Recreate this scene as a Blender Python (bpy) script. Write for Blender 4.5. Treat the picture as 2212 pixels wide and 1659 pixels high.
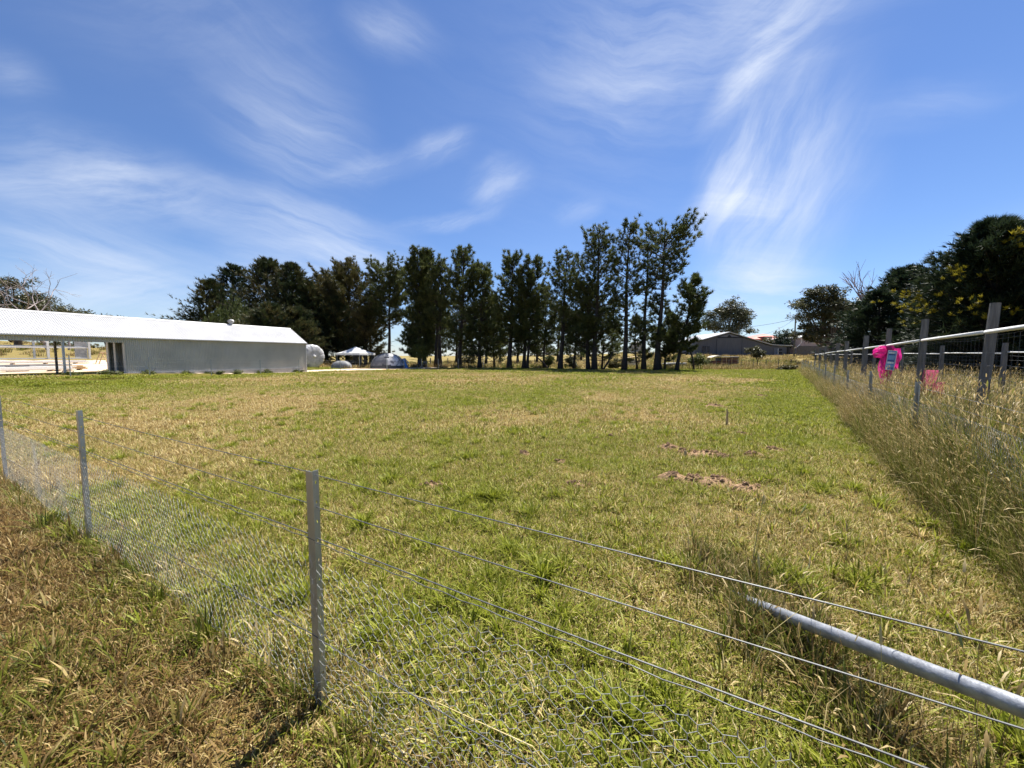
import bpy, bmesh, math, random
import numpy as np
from mathutils import Vector, Matrix

# ------------------------------------------------------------------ reset
for o in list(bpy.data.objects):
    bpy.data.objects.remove(o)
SC = bpy.context.scene
COL = SC.collection
rng = np.random.default_rng(11)
random.seed(11)
R = math.radians

# ------------------------------------------------------------------ camera
EYE, PITCH, FPX = 1.55, R(4.2), 831.0          # photograph measured on a 2212 x 1659 grid
cam_d = bpy.data.cameras.new('camera')
cam_d.sensor_width = 36.0
cam_d.lens = 36.0 * FPX / 2212.0
cam_d.clip_start, cam_d.clip_end = 0.05, 6000
cam = bpy.data.objects.new('camera', cam_d)
cam.location = (0, 0, EYE)
cam.rotation_euler = (math.pi / 2 - PITCH, 0, 0)
COL.objects.link(cam)
SC.camera = cam

# ------------------------------------------------------------------ light
SUN_AZ, SUN_EL = R(34.0), R(62.0)              # to the right of +Y, above the horizon
S = Vector((math.cos(SUN_EL) * math.sin(SUN_AZ), math.cos(SUN_EL) * math.cos(SUN_AZ), math.sin(SUN_EL)))
sd = bpy.data.lights.new('sun', 'SUN')
sd.energy = 5.0
sd.angle = R(0.55)
sd.color = (1.0, 0.95, 0.86)
sun = bpy.data.objects.new('sun', sd)
sun.rotation_euler = S.to_track_quat('Z', 'Y').to_euler()
COL.objects.link(sun)

SC.render.engine = 'CYCLES'
SC.cycles.use_denoising = True
SC.cycles.max_bounces = 4
SC.cycles.diffuse_bounces = 2
SC.cycles.glossy_bounces = 2
SC.cycles.transmission_bounces = 2
SC.cycles.transparent_max_bounces = 6
SC.cycles.caustics_reflective = False
SC.cycles.caustics_refractive = False
SC.cycles.use_adaptive_sampling = True
SC.cycles.adaptive_threshold = 0.025
SC.view_settings.view_transform = 'Standard'
SC.view_settings.look = 'None'
SC.view_settings.exposure = 1.2
SC.view_settings.gamma = 1.0
SC.view_settings.use_curve_mapping = False

def ray(x, y):
    u, v = (x - 1106.0) / FPX, (829.5 - y) / FPX
    return Vector((u, math.cos(PITCH) + v * math.sin(PITCH), -math.sin(PITCH) + v * math.cos(PITCH)))
def AT(x, y, Y):
    d = ray(x, y); t = Y / d.y
    return Vector((0, 0, EYE)) + d * t
def G(x, y, z=0.0):
    d = ray(x, y); t = (z - EYE) / d.z
    return Vector((0, 0, EYE)) + d * t

# ------------------------------------------------------------------ sky
W = bpy.data.worlds.new('World'); SC.world = W; W.use_nodes = True
nt = W.node_tree; nt.nodes.clear()
def N(tree, t, **kw):
    n = tree.nodes.new(t)
    for k, v in kw.items():
        setattr(n, k, v)
    return n
def math_n(tree, op, a, b=None, c=None, clamp=False):
    n = N(tree, 'ShaderNodeMath', operation=op, use_clamp=clamp)
    for i, v in enumerate((a, b, c)):
        if v is None: continue
        if isinstance(v, (int, float)): n.inputs[i].default_value = v
        else: tree.links.new(v, n.inputs[i])
    return n.outputs[0]
out = N(nt, 'ShaderNodeOutputWorld'); bg = N(nt, 'ShaderNodeBackground')
bg.inputs['Strength'].default_value = 0.050
nt.links.new(bg.outputs[0], out.inputs[0])
sky = N(nt, 'ShaderNodeTexSky', sky_type='NISHITA', sun_disc=False)
sky.sun_elevation, sky.sun_rotation = SUN_EL, SUN_AZ
sky.altitude, sky.air_density, sky.dust_density, sky.ozone_density = 700, 1.15, 0.05, 3.0
tint = N(nt, 'ShaderNodeMix', data_type='RGBA', blend_type='MULTIPLY')
tint.inputs[0].default_value = 1.0
tint.inputs[7].default_value = (0.80, 0.925, 1.19, 1)
nt.links.new(sky.outputs[0], tint.inputs[6])
tc = N(nt, 'ShaderNodeTexCoord')
sep = N(nt, 'ShaderNodeSeparateXYZ'); nt.links.new(tc.outputs['Generated'], sep.inputs[0])
az = math_n(nt, 'ARCTAN2', sep.outputs[0], sep.outputs[1])
el = math_n(nt, 'ARCSINE', sep.outputs[2])
comb = N(nt, 'ShaderNodeCombineXYZ'); nt.links.new(az, comb.inputs[0]); nt.links.new(el, comb.inputs[1])
wn = N(nt, 'ShaderNodeTexNoise'); wn.inputs['Scale'].default_value = 5.0; wn.inputs['Detail'].default_value = 5
nt.links.new(comb.outputs[0], wn.inputs['Vector'])
wsub = N(nt, 'ShaderNodeVectorMath', operation='SUBTRACT'); wsub.inputs[1].default_value = (.5, .5, .5)
nt.links.new(wn.outputs['Color'], wsub.inputs[0])
wsc = N(nt, 'ShaderNodeVectorMath', operation='SCALE'); wsc.inputs['Scale'].default_value = 0.08
nt.links.new(wsub.outputs[0], wsc.inputs[0])
wadd = N(nt, 'ShaderNodeVectorMath', operation='ADD')
nt.links.new(comb.outputs[0], wadd.inputs[0]); nt.links.new(wsc.outputs[0], wadd.inputs[1])

def azel(x, y):
    d = ray(x, y).normalized()
    return math.atan2(d.x, d.y), math.asin(d.z)
def cirrus(x0, y0, x1, y1, w, k):
    """soft elliptical veil along a line of the sky (azimuth, elevation)"""
    (a0, e0), (a1, e1) = azel(x0, y0), azel(x1, y1)
    ln = math.hypot(a1 - a0, e1 - e0) / 2
    m = N(nt, 'ShaderNodeMapping', vector_type='TEXTURE')
    m.inputs['Location'].default_value = ((a0 + a1) / 2, (e0 + e1) / 2, 0)
    ang = math.atan2(e1 - e0, a1 - a0)
    m.inputs['Rotation'].default_value = (0, 0, ang)
    m.inputs['Scale'].default_value = (ln * 1.15, w / 831.0 * 1.15, 1)
    nt.links.new(wadd.outputs[0], m.inputs['Vector'])
    le = N(nt, 'ShaderNodeVectorMath', operation='LENGTH'); nt.links.new(m.outputs[0], le.inputs[0])
    mr = N(nt, 'ShaderNodeMapRange', interpolation_type='SMOOTHSTEP')
    mr.inputs[1].default_value, mr.inputs[2].default_value = 1.1, 0.0
    mr.inputs[4].default_value = k * .74
    nt.links.new(le.outputs['Value'], mr.inputs[0])
    d = math.degrees(ang) % 180
    return (0 if d > 140 or d < 1 else 1 if d < 38 else 2), mr.outputs[0]
def grain(deg, along, across, lo, hi, off):
    """streaky cirrus texture running in one direction"""
    m = N(nt, 'ShaderNodeMapping', vector_type='TEXTURE')
    m.inputs['Rotation'].default_value = (0, 0, R(deg)); m.inputs['Location'].default_value = (off, off * .7, off)
    m.inputs['Scale'].default_value = (1 / along, 1 / across, 1)
    nt.links.new(wadd.outputs[0], m.inputs['Vector'])
    no = N(nt, 'ShaderNodeTexNoise'); no.inputs['Scale'].default_value = 1.0
    no.inputs['Detail'].default_value = 9; no.inputs['Roughness'].default_value = .62; no.inputs['Distortion'].default_value = .12
    nt.links.new(m.outputs[0], no.inputs['Vector'])
    r2 = N(nt, 'ShaderNodeMapRange'); r2.inputs[1].default_value, r2.inputs[2].default_value = lo, hi
    r2.inputs[3].default_value, r2.inputs[4].default_value = 0.24, 1.02
    nt.links.new(no.outputs['Fac'], r2.inputs[0])
    return r2.outputs[0]
streaks = [
    (-160, 320, 520, 425, 62, .75), (330, 385, 900, 560, 62, .78), (-160, 400, 300, 420, 30, .35), (-160, 500, 420, 580, 80, .72), (300, 545, 1000, 600, 60, .62),
    (-200, 620, 700, 650, 70, .55), (690, 385, 930, 330, 28, .50), (880, 330, 1030, 295, 30, .60), (1000, 425, 1150, 370, 42, .60),
    (830, 505, 1100, 450, 20, .55), (740, 20, 960, 85, 40, .46), (380, 40, 800, 330, 130, .30), (480, 260, 820, 370, 90, .34),
    (-120, 125, 140, 180, 36, .36), (1130, 150, 1800, 0, 120, .52), (1505, 290, 1745, 0, 34, .75), (1540, 140, 1900, -160, 110, .62),
    (1560, 640, 1590, 180, 60, .55), (1690, 620, 1695, 110, 118, .85), (1480, 470, 1740, 430, 60, .55), (1500, 590, 1800, 600, 60, .6),
    (1400, 640, 1900, 650, 50, .6), (1840, 255, 2200, 170, 34, .28), (1190, 460, 1300, 440, 26, .36), (-400, 690, 2600, 695, 90, .42),
    (2000, 640, 2900, 560, 120, .3), (-900, 200, -300, 330, 110, .5), (1500, -400, 2300, -700, 260, .5), (-200, -300, 700, -500, 220, .4), (900, 0, 1700, 350, 300, .14)]
grp = {}
for s in streaks:
    g_, v = cirrus(*s)
    grp[g_] = v if g_ not in grp else math_n(nt, 'ADD', grp[g_], v)
gr = {0: grain(-13, 2.6, 19, .38, .70, 3.1), 1: grain(20, 4.0, 19, .40, .70, 7.7), 2: grain(62, 3.6, 17, .38, .70, 5.3)}
tot = None
for g_, v in grp.items():
    w_ = math_n(nt, 'MULTIPLY', v, gr[g_]); tot = w_ if tot is None else math_n(nt, 'ADD', tot, w_)
fac = math_n(nt, 'MINIMUM', tot, 0.85)
W.cycles.sampling_method = 'MANUAL'; W.cycles.sample_map_resolution = 256
cm = N(nt, 'ShaderNodeMix', data_type='RGBA')
cm.inputs[7].default_value = (8.0, 8.6, 9.6, 1)
nt.links.new(fac, cm.inputs[0]); nt.links.new(tint.outputs[2], cm.inputs[6])
nt.links.new(cm.outputs[2], bg.inputs['Color'])

# ------------------------------------------------------------------ helpers: noise, meshes, materials
def _h(ix, iy, s):
    h = (ix * 374761393 + iy * 668265263 + s * 974634777) & 0xFFFFFFFF
    h = ((h ^ (h >> 13)) * 1274126177) & 0xFFFFFFFF
    return ((h ^ (h >> 16)) & 0xFFFF) / 65535.0
def vnoise(x, y, s=0):
    x = np.asarray(x, float); y = np.asarray(y, float)
    ix = np.floor(x).astype(np.int64); iy = np.floor(y).astype(np.int64)
    fx = x - ix; fy = y - iy
    fx = fx * fx * (3 - 2 * fx); fy = fy * fy * (3 - 2 * fy)
    a = _h(ix, iy, s); b = _h(ix + 1, iy, s); c = _h(ix, iy + 1, s); d = _h(ix + 1, iy + 1, s)
    return (a * (1 - fx) + b * fx) * (1 - fy) + (c * (1 - fx) + d * fx) * fy
def fbm(x, y, s=0, o=4):
    t = 0; a = .5; n = 0
    for i in range(o):
        t = t + a * vnoise(x * 2 ** i, y * 2 ** i, s + i * 17); n += a; a *= .5
    return t / n
def ss(t):
    t = np.clip(t, 0, 1); return t * t * (3 - 2 * t)

OFF = {}
def tagit(o, label=None, cat=None, group=None, kind=None):
    if label: o['label'] = label
    if cat: o['category'] = cat
    if group: o['group'] = group
    if kind: o['kind'] = kind
    return o
def thing(name, loc, label, cat, group=None, rz=0.0):
    o = bpy.data.objects.new(name, None)
    o.empty_display_size = .2
    o.location = loc; o.rotation_euler = (0, 0, rz)
    COL.objects.link(o)
    tagit(o, label, cat, group)
    OFF[o.name] = (Vector(loc), rz)
    return o
def link(name, me, parent=None, local=False):
    o = bpy.data.objects.new(name, me)
    COL.objects.link(o)
    if parent is not None:
        o.parent = parent
        if parent.name in OFF: OFF[o.name] = OFF[parent.name]
    return o

class MB:
    """collects simple shapes, then links them as one mesh object"""
    def __init__(s): s.v = []; s.f = []
    def add(s, vs, fs):
        b = len(s.v); s.v += [tuple(p) for p in vs]; s.f += [tuple(i + b for i in f) for f in fs]; return s
    def box(s, c, d, rz=0.0, ax=None):
        hx, hy, hz = d[0] / 2, d[1] / 2, d[2] / 2
        M = Matrix.Rotation(rz, 3, 'Z') if ax is None else ax
        vs = [Vector(c) + M @ Vector((x * hx, y * hy, z * hz)) for x in (-1, 1) for y in (-1, 1) for z in (-1, 1)]
        return s.add(vs, [(0, 1, 3, 2), (4, 6, 7, 5), (0, 4, 5, 1), (2, 3, 7, 6), (0, 2, 6, 4), (1, 5, 7, 3)])
    def tube(s, pts, rad, n=6, cap=True):
        pts = [Vector(p) for p in pts]
        if not hasattr(rad, '__len__'): rad = [rad] * len(pts)
        rings = []
        for i, p in enumerate(pts):
            t = (pts[min(i + 1, len(pts) - 1)] - pts[max(i - 1, 0)])
            if t.length < 1e-9: t = Vector((0, 0, 1))
            t.normalize()
            u = t.cross(Vector((0, 0, 1))) if abs(t.z) < .95 else t.cross(Vector((1, 0, 0)))
            u.normalize(); w = t.cross(u)
            rings.append([p + (u * math.cos(2 * math.pi * k / n) + w * math.sin(2 * math.pi * k / n)) * rad[i] for k in range(n)])
        vs = [q for r in rings for q in r]; fs = []
        for i in range(len(pts) - 1):
            for k in range(n):
                a, b = i * n + k, i * n + (k + 1) % n
                fs.append((a, b, b + n, a + n))
        if cap:
            fs.append(tuple(range(n - 1, -1, -1))); m = (len(pts) - 1) * n; fs.append(tuple(range(m, m + n)))
        return s.add(vs, fs)
    def prism(s, poly, off):
        poly = [Vector(p) for p in poly]; off = Vector(off); n = len(poly)
        vs = poly + [p + off for p in poly]
        fs = [tuple(range(n)), tuple(range(2 * n - 1, n - 1, -1))]
        for i in range(n):
            j = (i + 1) % n; fs.append((i, i + n, j + n, j))
        return s.add(vs, fs)
    def build(s, name, mat, parent=None, local=False, smooth=False, bevel=0.0, recalc=True):
        me = bpy.data.meshes.new(name)
        vs = [Vector(p) for p in s.v]
        if parent is not None and not local:
            off, rz = OFF[parent.name]
            Mi = Matrix.Rotation(-rz, 3, 'Z')
            vs = [Mi @ (p - off) for p in vs]
        me.from_pydata([tuple(p) for p in vs], [], s.f)
        if recalc:
            bm = bmesh.new(); bm.from_mesh(me); bmesh.ops.recalc_face_normals(bm, faces=bm.faces)
            bm.to_mesh(me); bm.free()
        if smooth: me.polygons.foreach_set('use_smooth', [True] * len(me.polygons))
        me.materials.append(mat)
        o = link(name, me, parent)
        if bevel:
            b = o.modifiers.new('bevel', 'BEVEL'); b.width = bevel; b.segments = 2; b.limit_method = 'ANGLE'
        return o

def np_mesh(name, V, F, mat, tint=None, extra=None):
    """V (n,3), F (m,3) or (m,4) arrays; tint = per-vertex rgb"""
    me = bpy.data.meshes.new(name)
    k = F.shape[1]
    me.vertices.add(len(V)); me.vertices.foreach_set('co', V.astype(np.float32).ravel())
    me.loops.add(F.size); me.loops.foreach_set('vertex_index', F.astype(np.int32).ravel())
    me.polygons.add(len(F))
    me.polygons.foreach_set('loop_start', np.arange(0, F.size, k, dtype=np.int32))
    me.update(calc_edges=True)
    if tint is not None:
        a = me.attributes.new('tint', 'FLOAT_COLOR', 'POINT')
        c = np.ones((len(V), 4), np.float32); c[:, :3] = tint
        a.data.foreach_set('color', c.ravel())
    if mat: me.materials.append(mat)
    return me

def pm(name, c1, c2=None, scale=3.0, rough=.7, metal=0.0, bump=0.0, bscale=None, stretch=(1, 1, 1), spec=.4, detail=5, lo=.35, hi=.65, c3=None):
    m = bpy.data.materials.new(name); m.use_nodes = True
    t = m.node_tree; p = t.nodes['Principled BSDF']
    p.inputs['Roughness'].default_value = rough; p.inputs['Metallic'].default_value = metal
    p.inputs['Specular IOR Level'].default_value = spec
    c2 = c2 or tuple(min(1, x * .8) for x in c1)
    co = N(t, 'ShaderNodeTexCoord'); mp = N(t, 'ShaderNodeMapping'); mp.inputs['Scale'].default_value = stretch
    t.links.new(co.outputs['Object'], mp.inputs[0])
    no = N(t, 'ShaderNodeTexNoise'); no.inputs['Scale'].default_value = scale; no.inputs['Detail'].default_value = detail
    t.links.new(mp.outputs[0], no.inputs['Vector'])
    cr = N(t, 'ShaderNodeValToRGB'); e = cr.color_ramp.elements
    e[0].position, e[1].position = lo, hi
    e[0].color, e[1].color = (*c2, 1), (*c1, 1)
    if c3:
        q = cr.color_ramp.elements.new(min(.98, hi + .12)); q.color = (*c3, 1)
    t.links.new(no.outputs['Fac'], cr.inputs[0]); t.links.new(cr.outputs[0], p.inputs['Base Color'])
    if bump:
        n2 = N(t, 'ShaderNodeTexNoise'); n2.inputs['Scale'].default_value = bscale or scale * 3; n2.inputs['Detail'].default_value = 6
        t.links.new(mp.outputs[0], n2.inputs['Vector'])
        b = N(t, 'ShaderNodeBump'); b.inputs['Strength'].default_value = bump; b.inputs['Distance'].default_value = .05
        t.links.new(n2.outputs['Fac'], b.inputs['Height']); t.links.new(b.outputs[0], p.inputs['Normal'])
    return m

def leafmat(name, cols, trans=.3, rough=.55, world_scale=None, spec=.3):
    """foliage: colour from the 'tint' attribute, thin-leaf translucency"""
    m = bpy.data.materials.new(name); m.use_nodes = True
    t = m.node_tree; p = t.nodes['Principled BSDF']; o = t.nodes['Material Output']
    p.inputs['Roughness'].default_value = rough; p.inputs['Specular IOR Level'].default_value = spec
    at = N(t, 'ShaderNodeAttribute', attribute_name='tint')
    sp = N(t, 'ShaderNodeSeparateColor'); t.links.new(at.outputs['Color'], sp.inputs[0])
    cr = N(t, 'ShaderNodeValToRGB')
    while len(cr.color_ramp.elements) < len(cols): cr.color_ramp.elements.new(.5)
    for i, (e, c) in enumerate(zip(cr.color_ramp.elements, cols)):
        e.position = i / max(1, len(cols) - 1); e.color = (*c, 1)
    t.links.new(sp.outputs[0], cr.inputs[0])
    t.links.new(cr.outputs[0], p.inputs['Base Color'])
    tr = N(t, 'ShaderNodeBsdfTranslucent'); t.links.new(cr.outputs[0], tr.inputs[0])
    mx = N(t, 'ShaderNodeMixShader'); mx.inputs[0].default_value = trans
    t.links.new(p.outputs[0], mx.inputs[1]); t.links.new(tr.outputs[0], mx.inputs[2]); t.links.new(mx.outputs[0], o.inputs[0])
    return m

def grassmat(name, greens, straws, trans=.4):
    """blade colour: 'tint' r = shade, g = how soon the blade turns to straw; the instance carries 'dry'"""
    m = bpy.data.materials.new(name); m.use_nodes = True
    t = m.node_tree; p = t.nodes['Principled BSDF']; o = t.nodes['Material Output']
    p.inputs['Roughness'].default_value = .5; p.inputs['Specular IOR Level'].default_value = .18
    at = N(t, 'ShaderNodeAttribute', attribute_name='tint')
    sp = N(t, 'ShaderNodeSeparateColor'); t.links.new(at.outputs['Color'], sp.inputs[0])
    dr = N(t, 'ShaderNodeAttribute', attribute_name='dry', attribute_type='INSTANCER')
    def ramp(cols):
        cr = N(t, 'ShaderNodeValToRGB')
        while len(cr.color_ramp.elements) < len(cols): cr.color_ramp.elements.new(.5)
        for i, (e, c) in enumerate(zip(cr.color_ramp.elements, cols)):
            e.position = i / (len(cols) - 1); e.color = (*c, 1)
        t.links.new(sp.outputs[0], cr.inputs[0]); return cr.outputs[0]
    g, s_ = ramp(greens), ramp(straws)
    mr = N(t, 'ShaderNodeMapRange'); mr.inputs[1].default_value, mr.inputs[2].default_value = -.12, .12
    t.links.new(math_n(t, 'SUBTRACT', dr.outputs['Fac'], sp.outputs[1]), mr.inputs[0])
    mx = N(t, 'ShaderNodeMix', data_type='RGBA'); t.links.new(mr.outputs[0], mx.inputs[0])
    t.links.new(g, mx.inputs[6]); t.links.new(s_, mx.inputs[7])
    t.links.new(mx.outputs[2], p.inputs['Base Color'])
    tr = N(t, 'ShaderNodeBsdfTranslucent'); t.links.new(mx.outputs[2], tr.inputs[0])
    ms = N(t, 'ShaderNodeMixShader'); ms.inputs[0].default_value = trans
    t.links.new(p.outputs[0], ms.inputs[1]); t.links.new(tr.outputs[0], ms.inputs[2]); t.links.new(ms.outputs[0], o.inputs[0])
    return m

# ------------------------------------------------------------------ layout lines
SHED_A = R(24.8)
sa = Vector((math.sin(SHED_A), math.cos(SHED_A), 0)); sn = Vector((math.cos(SHED_A), -math.sin(SHED_A), 0))
SHED_C = Vector((-20.0, 37.4, 0))                       # right-hand front corner of the long shed
FD = Vector((math.sin(R(35.0)), math.cos(R(35.0)), 0))  # direction of the right-hand fences
FN = Vector((FD.y, -FD.x, 0))                           # to the right of them
F0 = Vector((5.95, 5.6, 0))                             # a steel post of the right-hand fence
T0 = Vector(((2119 - 1106) / FPX * 6.0, 6.0, 0))        # first timber post of the yard
CD = Vector((-.870, .491, 0)).normalized()              # direction of the fence in the foreground
CB = Vector((-.835, 1.575, 0))                          # its middle post

def fence_side(X, Y):          # metres to the right of the right-hand steel fence
    return (X - F0.x) * FN.x + (Y - F0.y) * FN.y
def near_side(X, Y):           # metres to the field side of the foreground fence
    return (X - CB.x) * (-CD.y) * -1 + (Y - CB.y) * (-CD.x)

def terrain(X, Y):
    X = np.asarray(X, float); Y = np.asarray(Y, float)
    q = -((X - SHED_C.x) * sn.x + (Y - SHED_C.y) * sn.y)
    r = (X - SHED_C.x) * sa.x + (Y - SHED_C.y) * sa.y
    z = .42 * ss((-X - 20.5) / 6.5) * ss((Y - 6) / 10)
    hill = .045 * np.clip(q - 7, 0, 150) * (1 - ss((r - 4) / 30)) * ss((q - 7) / 8)
    z = z + hill
    z = z + 2.1 * ss((Y - 43) / 55) * ss((X - 6) / 22)
    z = z + .10 * (fbm(X * .11, Y * .11, 5, 3) - .5) * ss((np.hypot(X, Y) - 2) / 10)
    z = z + .022 * (fbm(X * 1.3, Y * 1.3, 9, 2) - .5)
    return z
def tz(x, y): return float(terrain(x, y))
def on(p, dz=0.0): return Vector((p[0], p[1], tz(p[0], p[1]) + dz))

def dryness(X, Y):
    X = np.asarray(X, float); Y = np.asarray(Y, float)
    d = .480 + .21 * (1 - ss((Y - 3.5) / 4)) + 1.35 * (fbm(X * .30 + 7, Y * .30 + 3, 21, 4) - .5) + .7 * (fbm(X * .11 + 2, Y * .11 + 9, 25, 3) - .5) + .55 * (fbm(X * 1.7, Y * 1.7, 33, 3) - .5)
    fs = fence_side(X, Y)
    d = d - .50 * ss((fs + 3.4) / 2.2) * (.12 + .88 * ss((Y - 3.5) / 5))                                   # lush strip along the right-hand fence
    q = (X - SHED_C.x) * sn.x + (Y - SHED_C.y) * sn.y
    d = d - .60 * ss((8.0 - q) / 3.0) * ss((-X - 12) / 8)               # green strip before the shed
    d = d + .42 * ss((.2 - near_side(X, Y)) / .5)                      # browner on the path side
    d = d + .10 * ss((-X) / 6) * ss((Y - 4) / 4) * (1 - ss((Y - 24) / 6))
    d = d - .12 * ss((Y - 26) / 8) * ss((X + 5) / 10)
    return np.clip(d, .02, .98)

# ------------------------------------------------------------------ ground sheet
def axis(fine, mid, far):
    a = list(np.arange(0, fine, .3)); s = .3
    while a[-1] < far:
        s = min(s * (1.06 if a[-1] < mid else 1.18), 400); a.append(a[-1] + s)
    return np.array(a)
gy = axis(14, 90, 3200); gy = np.concatenate([-axis(2, 20, 400)[1:][::-1], gy])
gx = axis(14, 90, 3200); gx = np.concatenate([-gx[1:][::-1], gx])
GX, GY = np.meshgrid(gx, gy)
GZ = terrain(GX, GY)
V = np.stack([GX.ravel(), GY.ravel(), GZ.ravel()], 1)
nx, ny = len(gx), len(gy)
I = np.arange(nx * ny).reshape(ny, nx)
F = np.stack([I[:-1, :-1].ravel(), I[:-1, 1:].ravel(), I[1:, 1:].ravel(), I[1:, :-1].ravel()], 1)
dd = dryness(GX, GY).ravel()
inyard = ss((fence_side(GX, GY).ravel()) / .8)
# rough, unmown land beyond the field
far = np.clip(ss((V[:, 1] - 43) / 5) + inyard + ss((-((V[:, 0] - SHED_C.x) * sn.x + (V[:, 1] - SHED_C.y) * sn.y) - 4) / 4), 0, 1)
gm = bpy.data.materials.new('paddock_ground'); gm.use_nodes = True
t = gm.node_tree; p = t.nodes['Principled BSDF']; p.inputs['Roughness'].default_value = .95; p.inputs['Specular IOR Level'].default_value = .1
at = N(t, 'ShaderNodeAttribute', attribute_name='tint'); sp = N(t, 'ShaderNodeSeparateColor'); t.links.new(at.outputs['Color'], sp.inputs[0])
geo = N(t, 'ShaderNodeNewGeometry')
def noise_n(t, vec, sc, det=5, ro=.55):
    n = N(t, 'ShaderNodeTexNoise'); n.inputs['Scale'].default_value = sc; n.inputs['Detail'].default_value = det; n.inputs['Roughness'].default_value = ro
    t.links.new(vec, n.inputs['Vector']); return n.outputs['Fac']
def mixc(t, f, a, b):
    m = N(t, 'ShaderNodeMix', data_type='RGBA')
    for i, v in ((0, f), (6, a), (7, b)):
        if isinstance(v, (tuple, float, int)): m.inputs[i].default_value = v if i == 0 else (*v, 1)
        else: t.links.new(v, m.inputs[i])
    return m.outputs[2]
n1 = noise_n(t, geo.outputs['Position'], 3.5, 8, .7); n2 = noise_n(t, geo.outputs['Position'], 26, 4, .7)
gmix = math_n(t, 'ADD', sp.outputs[0], math_n(t, 'MULTIPLY', math_n(t, 'SUBTRACT', n1, .5), 1.3), clamp=True)
lawn = mixc(t, gmix, (.125, .135, .012), (.27, .185, .06))
soil = mixc(t, n2, (.055, .036, .018), (.20, .135, .065))
n3 = N(t, 'ShaderNodeMapRange'); n3.inputs[1].default_value, n3.inputs[2].default_value = .42, .62
t.links.new(n2, n3.inputs[0])
# near the path the thatch shows brown between the blades; further off the turf closes over it
lawn2 = mixc(t, math_n(t, 'MULTIPLY', n3.outputs[0], .9), lawn, soil)
rough_g = mixc(t, n1, (.13, .125, .035), (.30, .21, .085))
colr = mixc(t, sp.outputs[1], lawn2, rough_g)
t.links.new(colr, p.inputs['Base Color'])
bp = N(t, 'ShaderNodeBump'); bp.inputs['Strength'].default_value = .9; bp.inputs['Distance'].default_value = .06
t.links.new(n2, bp.inputs['Height']); t.links.new(bp.outputs[0], p.inputs['Normal'])
me = np_mesh('ground', V, F, gm, np.stack([dd, far, 0 * dd], 1))
me.polygons.foreach_set('use_smooth', [True] * len(me.polygons))
ground = link('ground', me); tagit(ground, 'mown grass paddock sloping up to rough land beyond', None, None, 'structure')

def sheet(name, outline, mat, dz=.02, step=.8, jag=.25, label=None):
    """ground-hugging sheet with a ragged edge inside an outline"""
    o = np.array([(p[0], p[1]) for p in outline])
    x0, y0 = o.min(0) - 1; x1, y1 = o.max(0) + 1
    xs = np.arange(x0, x1, step); ys = np.arange(y0, y1, step)
    X, Y = np.meshgrid(xs, ys)
    Xj = X + (fbm(X * 1.1, Y * 1.1, 3, 2) - .5) * 2 * jag; Yj = Y + (fbm(X * 1.1, Y * 1.1, 8, 2) - .5) * 2 * jag
    def inside(px, py):
        c = np.zeros(px.shape, bool); n = len(o); j = n - 1
        for i in range(n):
            xi, yi = o[i]; xj, yj = o[j]
            c ^= ((yi > py) != (yj > py)) & (px < (xj - xi) * (py - yi) / (yj - yi + 1e-12) + xi); j = i
        return c
    wx = X + (fbm(X * .9, Y * .9, 41, 3) - .5) * 3 * jag; wy = Y + (fbm(X * .9, Y * .9, 43, 3) - .5) * 3 * jag
    ins = inside(wx, wy)
    Z = terrain(Xj, Yj) + dz
    I = np.arange(X.size).reshape(X.shape)
    k = ins[:-1, :-1] & ins[1:, :-1] & ins[:-1, 1:] & ins[1:, 1:]
    F = np.stack([I[:-1, :-1][k], I[:-1, 1:][k], I[1:, 1:][k], I[1:, :-1][k]], 1)
    me = np_mesh(name, np.stack([Xj.ravel(), Yj.ravel(), Z.ravel()], 1), F, mat)
    return tagit(link(name, me), label, None, None, 'structure'), inside
M_sand = pm('crushed_granite', (.66, .53, .39), (.50, .38, .26), 1.6, .95, bump=.3, bscale=14, spec=.1)
def L(x, y, z=0):              # shed-local (along, out, up) to world
    return SHED_C + (-sa) * x + sn * y + Vector((0, 0, z))
pad_out = [L(14, .3), L(-.4, 1.1), L(-5.5, 3.3), L(-11, 5.5), L(-15, 5.7), L(-17, 3.5), L(-13, .8), L(-9, -2.5), L(-3.0, -3.0), L(1, -2)]
PAD, pad_in = sheet('sand_pad', pad_out, M_sand, .03, .35, .16, 'pale sandy gravel pad beside the shed')
yardo = [L(6, -3.2), L(34, -3.2), L(36, -20), L(30, -25), L(16, -23.5), L(4, -21), L(3, -10)]
SITE, site_in = sheet('building_site_ground', yardo, M_sand, .03, .8, .4, 'bare pale sand of the building site behind the shed')

# ------------------------------------------------------------------ grass scattered as stuff
def blades(px, py, n_seg_len, wid, az, th0, th1, cr, cg, pz=None):
    n = len(px)
    d0 = np.stack([np.sin(th0) * np.cos(az), np.sin(th0) * np.sin(az), np.cos(th0)], 1)
    d1 = np.stack([np.sin(th1) * np.cos(az), np.sin(th1) * np.sin(az), np.cos(th1)], 1)
    sd = np.stack([-np.sin(az), np.cos(az), 0 * az], 1)
    p0 = np.stack([px, py, -.008 + (0 * px if pz is None else pz)], 1)
    p1 = p0 + d0 * (n_seg_len * .55)[:, None]; p2 = p1 + d1 * (n_seg_len * .5)[:, None]
    w = wid[:, None] / 2
    V = np.stack([p0 - sd * w * .8, p0 + sd * w * .8, p1 + sd * w, p1 - sd * w, p2], 1).reshape(-1, 3)
    b = np.arange(n)[:, None] * 5
    F = np.concatenate([b + np.array([[0, 1, 2]]), b + np.array([[0, 2, 3]]), b + np.array([[3, 2, 4]])])
    T = np.repeat(np.stack([cr, cg, 0 * cr], 1), 5, 0)
    return V, F, T
def U(a, b, n): return rng.uniform(a, b, n)
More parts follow.
